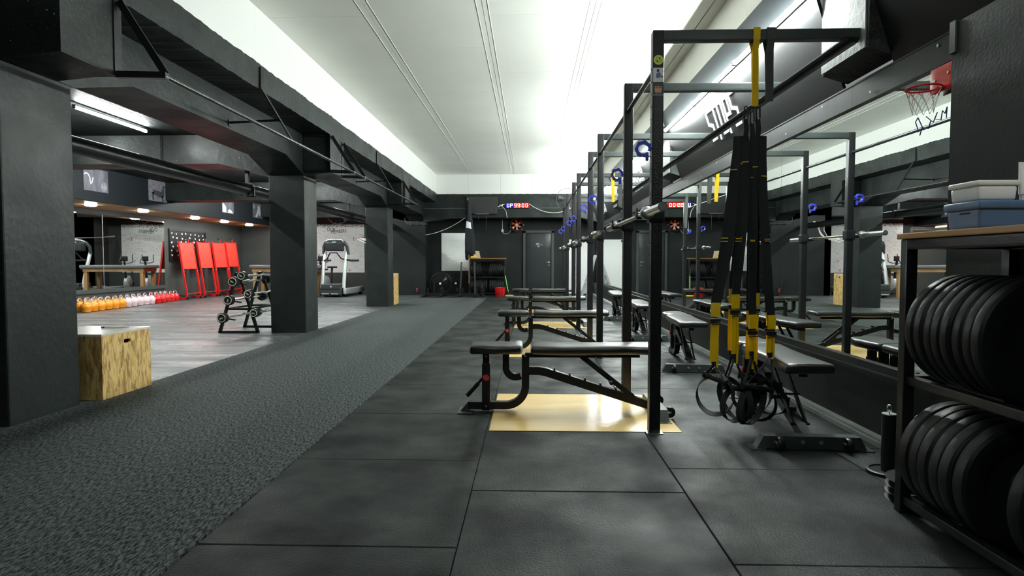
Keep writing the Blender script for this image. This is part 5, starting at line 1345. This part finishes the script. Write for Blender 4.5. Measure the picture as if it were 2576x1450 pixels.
MB().add(vs, [(j*9+i, j*9+i+1, (j+1)*9+i+1, (j+1)*9+i) for j in range(2) for i in range(8)]).build('white_patch', 'letter', t, world=True)
# push sleds
def make_sled(poles):
    t = thing('push_sled', '', 'sled')
    for s in (-1, 1): MB().rbox(s*.27-.045, s*.27+.045, -.5, .5, 0, .075, .01, n=1).build('skid', 'frame', t)
    for y0_, y1_ in ((-.33, -.27), (.25, .31), (-.04, .04)): MB().box(-.23, .23, y0_, y1_, .035, .088).build('cross_member', 'frame', t)
    for s in (-1, 1):
        for y in (-.3, .28): MB().cyl((s*.24, y, .075), (s*.24, y, .25), .026, seg=14).build('socket', 'frame', t)
    MB().cyl((.0, .0, .08), (0, 0, .50), .024, seg=14).build('centre_horn', 'frame', t)
    if poles:
        for x0, x1 in ((-.245, -.205), (.20, .195)): MB().cyl((x0, -.3, .075), (x1, -.3, 1.05), .024, seg=14).build('push_pole', 'crossbar', t)
    return t
s1 = make_sled(True); place(s1, (-1.86, 18.80, 0)); s1['label'] = 'black push sled with two upright poles before the plate rack'
s2 = make_sled(False); place(s2, (-2.96, 18.95, .0)); s2['label'] = 'low black push sled without poles at the back left'
# back plate rack with its plates
rk2 = dup(rk, (-1.92, 19.48, 0), R(90)); rk2['label'] = 'black steel bumper plate rack with wooden top at the back wall'; rk2['group'] = 'plate racks'
def bx(u, v): return (-1.92 + u, 19.48 + v)     # u along the rack (x), v into the wall
# the rack's long side runs along -y locally; turned 90 deg it runs along +x, depth towards +y
gb = 'plates on the back rack'
cnt = 0
for i in range(6):
    o = dup(p50, (-1.84+i*.056, 19.66, .79), R(90), 'bumper plate in the left upper group of the back rack, %s from the left' % ORDN[i], gb); o.rotation_euler = (R(0), R(0), R(90)); o.rotation_euler = (0, R(-8-i*1.2), 0) if False else (R(0), 0, R(90))
    tl_ = R(-9); o.rotation_euler = (tl_, 0, R(90))
for i in range(9):
    o = dup(p50, (-1.275+i*.056, 19.66, .79), R(90), 'bumper plate in the right upper group of the back rack, %s from the left' % ORDN[i], gb); o.rotation_euler = (R(9), 0, R(90))
for i in range(16):
    if i == 8: continue
    o = dup(p62, (-1.85+i*.066, 19.66, .275), R(90), 'thick bumper plate on the lower rails of the back rack, %s from the left' % ORDN[i], gb)
t = thing('paper_bag', 'kraft paper bag folded open on the back rack top', 'bag', (-1.70, 19.7, 1.178))
MB().prism([(-1.80, 19.62, 1.179), (-1.585, 19.62, 1.179), (-1.63, 19.64, 1.40), (-1.79, 19.64, 1.41)], (0, .10, 0)).build('body', 'kraft', t, world=True, smooth=False)
MB().prism([(-1.72, 19.60, 1.29), (-1.66, 19.60, 1.34), (-1.60, 19.60, 1.24), (-1.66, 19.60, 1.22)], (0, .018, 0)).build('flap', 'kraft', t, world=True, smooth=False)
t = thing('yellow_cloth_bundle', 'crumpled yellow and white bundle on the back rack top', 'bundle', (-1.78, 19.58, 1.178))
MB().rbox(-1.90, -1.66, 19.52, 19.60, 1.179, 1.235, .025, n=2, fn=lambda x, y, z: (x, y, z + (.012*math.sin(x*60) if z > 1.2 else 0))).build('cloth', 'yellow', t, world=True)
MB().ball((-1.74, 19.52, 1.225), .022, 1.4, .8, .7).build('white_fold', 'whiteplastic', t, world=True)
# pins with plates on the floor
t = thing('loaded_pin', 'loading pin with a tall stack of black plates by the bucket', 'loading pin', (-1.48, 18.95, 0))
for i in range(7): MB().lathe([(0, 0), (.085, 0), (.09, .006), (.09, .026), (.085, .032), (0, .032)], (-1.48, 18.95, .004+i*.037), 'z', 24).build('stacked_plate', 'plate', t, world=True)
MB().cyl((-1.48, 18.95, .26), (-1.48, 18.95, .32), .009).torus((-1.48, 18.95, .335), .015, .005, 'y', 16, 6).build('eye_hook', 'chrome', t, world=True)
t = thing('loaded_pin', 'loading pin with two plates between the sled and plate stack', 'loading pin', (-1.75, 19.38, 0))
for i in range(2): MB().lathe([(0, 0), (.07, 0), (.075, .006), (.075, .026), (.07, .03), (0, .03)], (-1.75, 19.38, .01+i*.036), 'z', 24).build('stacked_plate', 'plate', t, world=True)
MB().cyl((-1.75, 19.38, .08), (-1.75, 19.38, .30), .018, seg=12).torus((-1.75, 19.38, .325), .018, .006, 'y', 16, 6).build('column', 'knurl', t, world=True)
# bucket, mop
t = thing('bucket', 'red plastic bucket in front of the back plate rack', 'bucket', (-.92, 18.85, 0))
MB().lathe([(0, .004), (.125, 0), (.132, .01), (.165, .25), (.172, .25), (.174, .27), (.166, .272), (.160, .262), (.126, .02), (0, .02)], (-.92, 18.85, 0), 'z', 32).build('body', 'red', t, world=True)
MB().tube([(-.92+.172*math.cos(a), 18.85-.172*math.sin(a)*.3-.15*math.sin(a), .262+.02*math.sin(a)) for a in [math.pi*i/14 for i in range(15)]], .004, 6).build('bail_handle', 'redkb', t, world=True)
b = MB()
for j in range(5): b.box(-.81, -.785, 18.72, 18.735, .06+j*.028, .078+j*.028)
b.build('sticker', 'blueink', t, world=True)
t = thing('floor_squeegee', 'lime green mop with yellow head leaning on the back rack', 'mop', (-.62, 18.9, 0))
MB().cyl((-.66, 18.90, .10), (-.775, 19.35, .62), .013, seg=10).build('handle', 'green', t, world=True)
MB().cyl((-.775, 19.35, .62), (-.80, 19.42, .84), .012, seg=10).cyl((-.645, 18.85, .02), (-.665, 18.90, .14), .016, seg=10).build('handle_ends', 'frame', t, world=True)
MB().rbox(-.76, -.50, 18.80, 18.88, .0, .045, .012, n=1).build('head', 'yellow', t, world=True)
# leaning white panel and ladder at the right
t = thing('leaning_white_panel', 'tall white panel standing against the back wall by the mirror', 'panel', (1.54, 20.0, 0))
MB().rbox(1.21, 1.89, 20.02, 20.05, .02, 1.78, .004, n=1).build('panel', 'whiteboard', t, world=True, smooth=False)
MB().box(1.235, 1.275, 20.005, 20.02, 1.70, 1.76).box(1.825, 1.865, 20.005, 20.02, 1.70, 1.76).build('corner_clip', 'frame', t, world=True)
t = thing('step_ladder', 'aluminium ladder leaning against the mirror at the far right', 'ladder', (1.8, 19.3, 0))
for y in (19.15, 19.55): MB().bar((1.62, y, .0), (2.06, y+.02, 1.27), .025, .06, up=(1, 0, 0)).build('stile', 'steel', t, world=True)
for i in range(5):
    k = .12+i*.19; MB().bar((1.62+.44*k, 19.15, 1.27*k), (1.62+.44*k, 19.55, 1.27*k), .06, .022).build('tread', 'steel', t, world=True)
for y in (19.20, 19.50): MB().bar((1.80, y, .0), (2.04, y, 1.22), .02, .04, up=(1, 0, 0)).build('rear_leg', 'steel', t, world=True)
# far right dark shelf end beyond the racks
tag(MB().tube([(-3.86, 19.53, .56), (-3.80, 19.52, .50), (-3.76, 19.52, .32), (-3.80, 19.52, .22), (-3.74, 19.52, .10)], .008, 6).build('floor_cable', 'plastic'), 'black cable hanging on the back left wall', 'cable')
t = thing('pipe_valve', 'small red valve low on the back left wall', 'valve', (-3.60, 19.5, .12))
MB().rbox(-3.62, -3.58, 19.49, 19.555, .10, .20, .01, n=1).build('body', 'red', t, world=True)
MB().ball((-3.62, 19.49, .21), .014).build('nuts', 'steel', t, world=True)
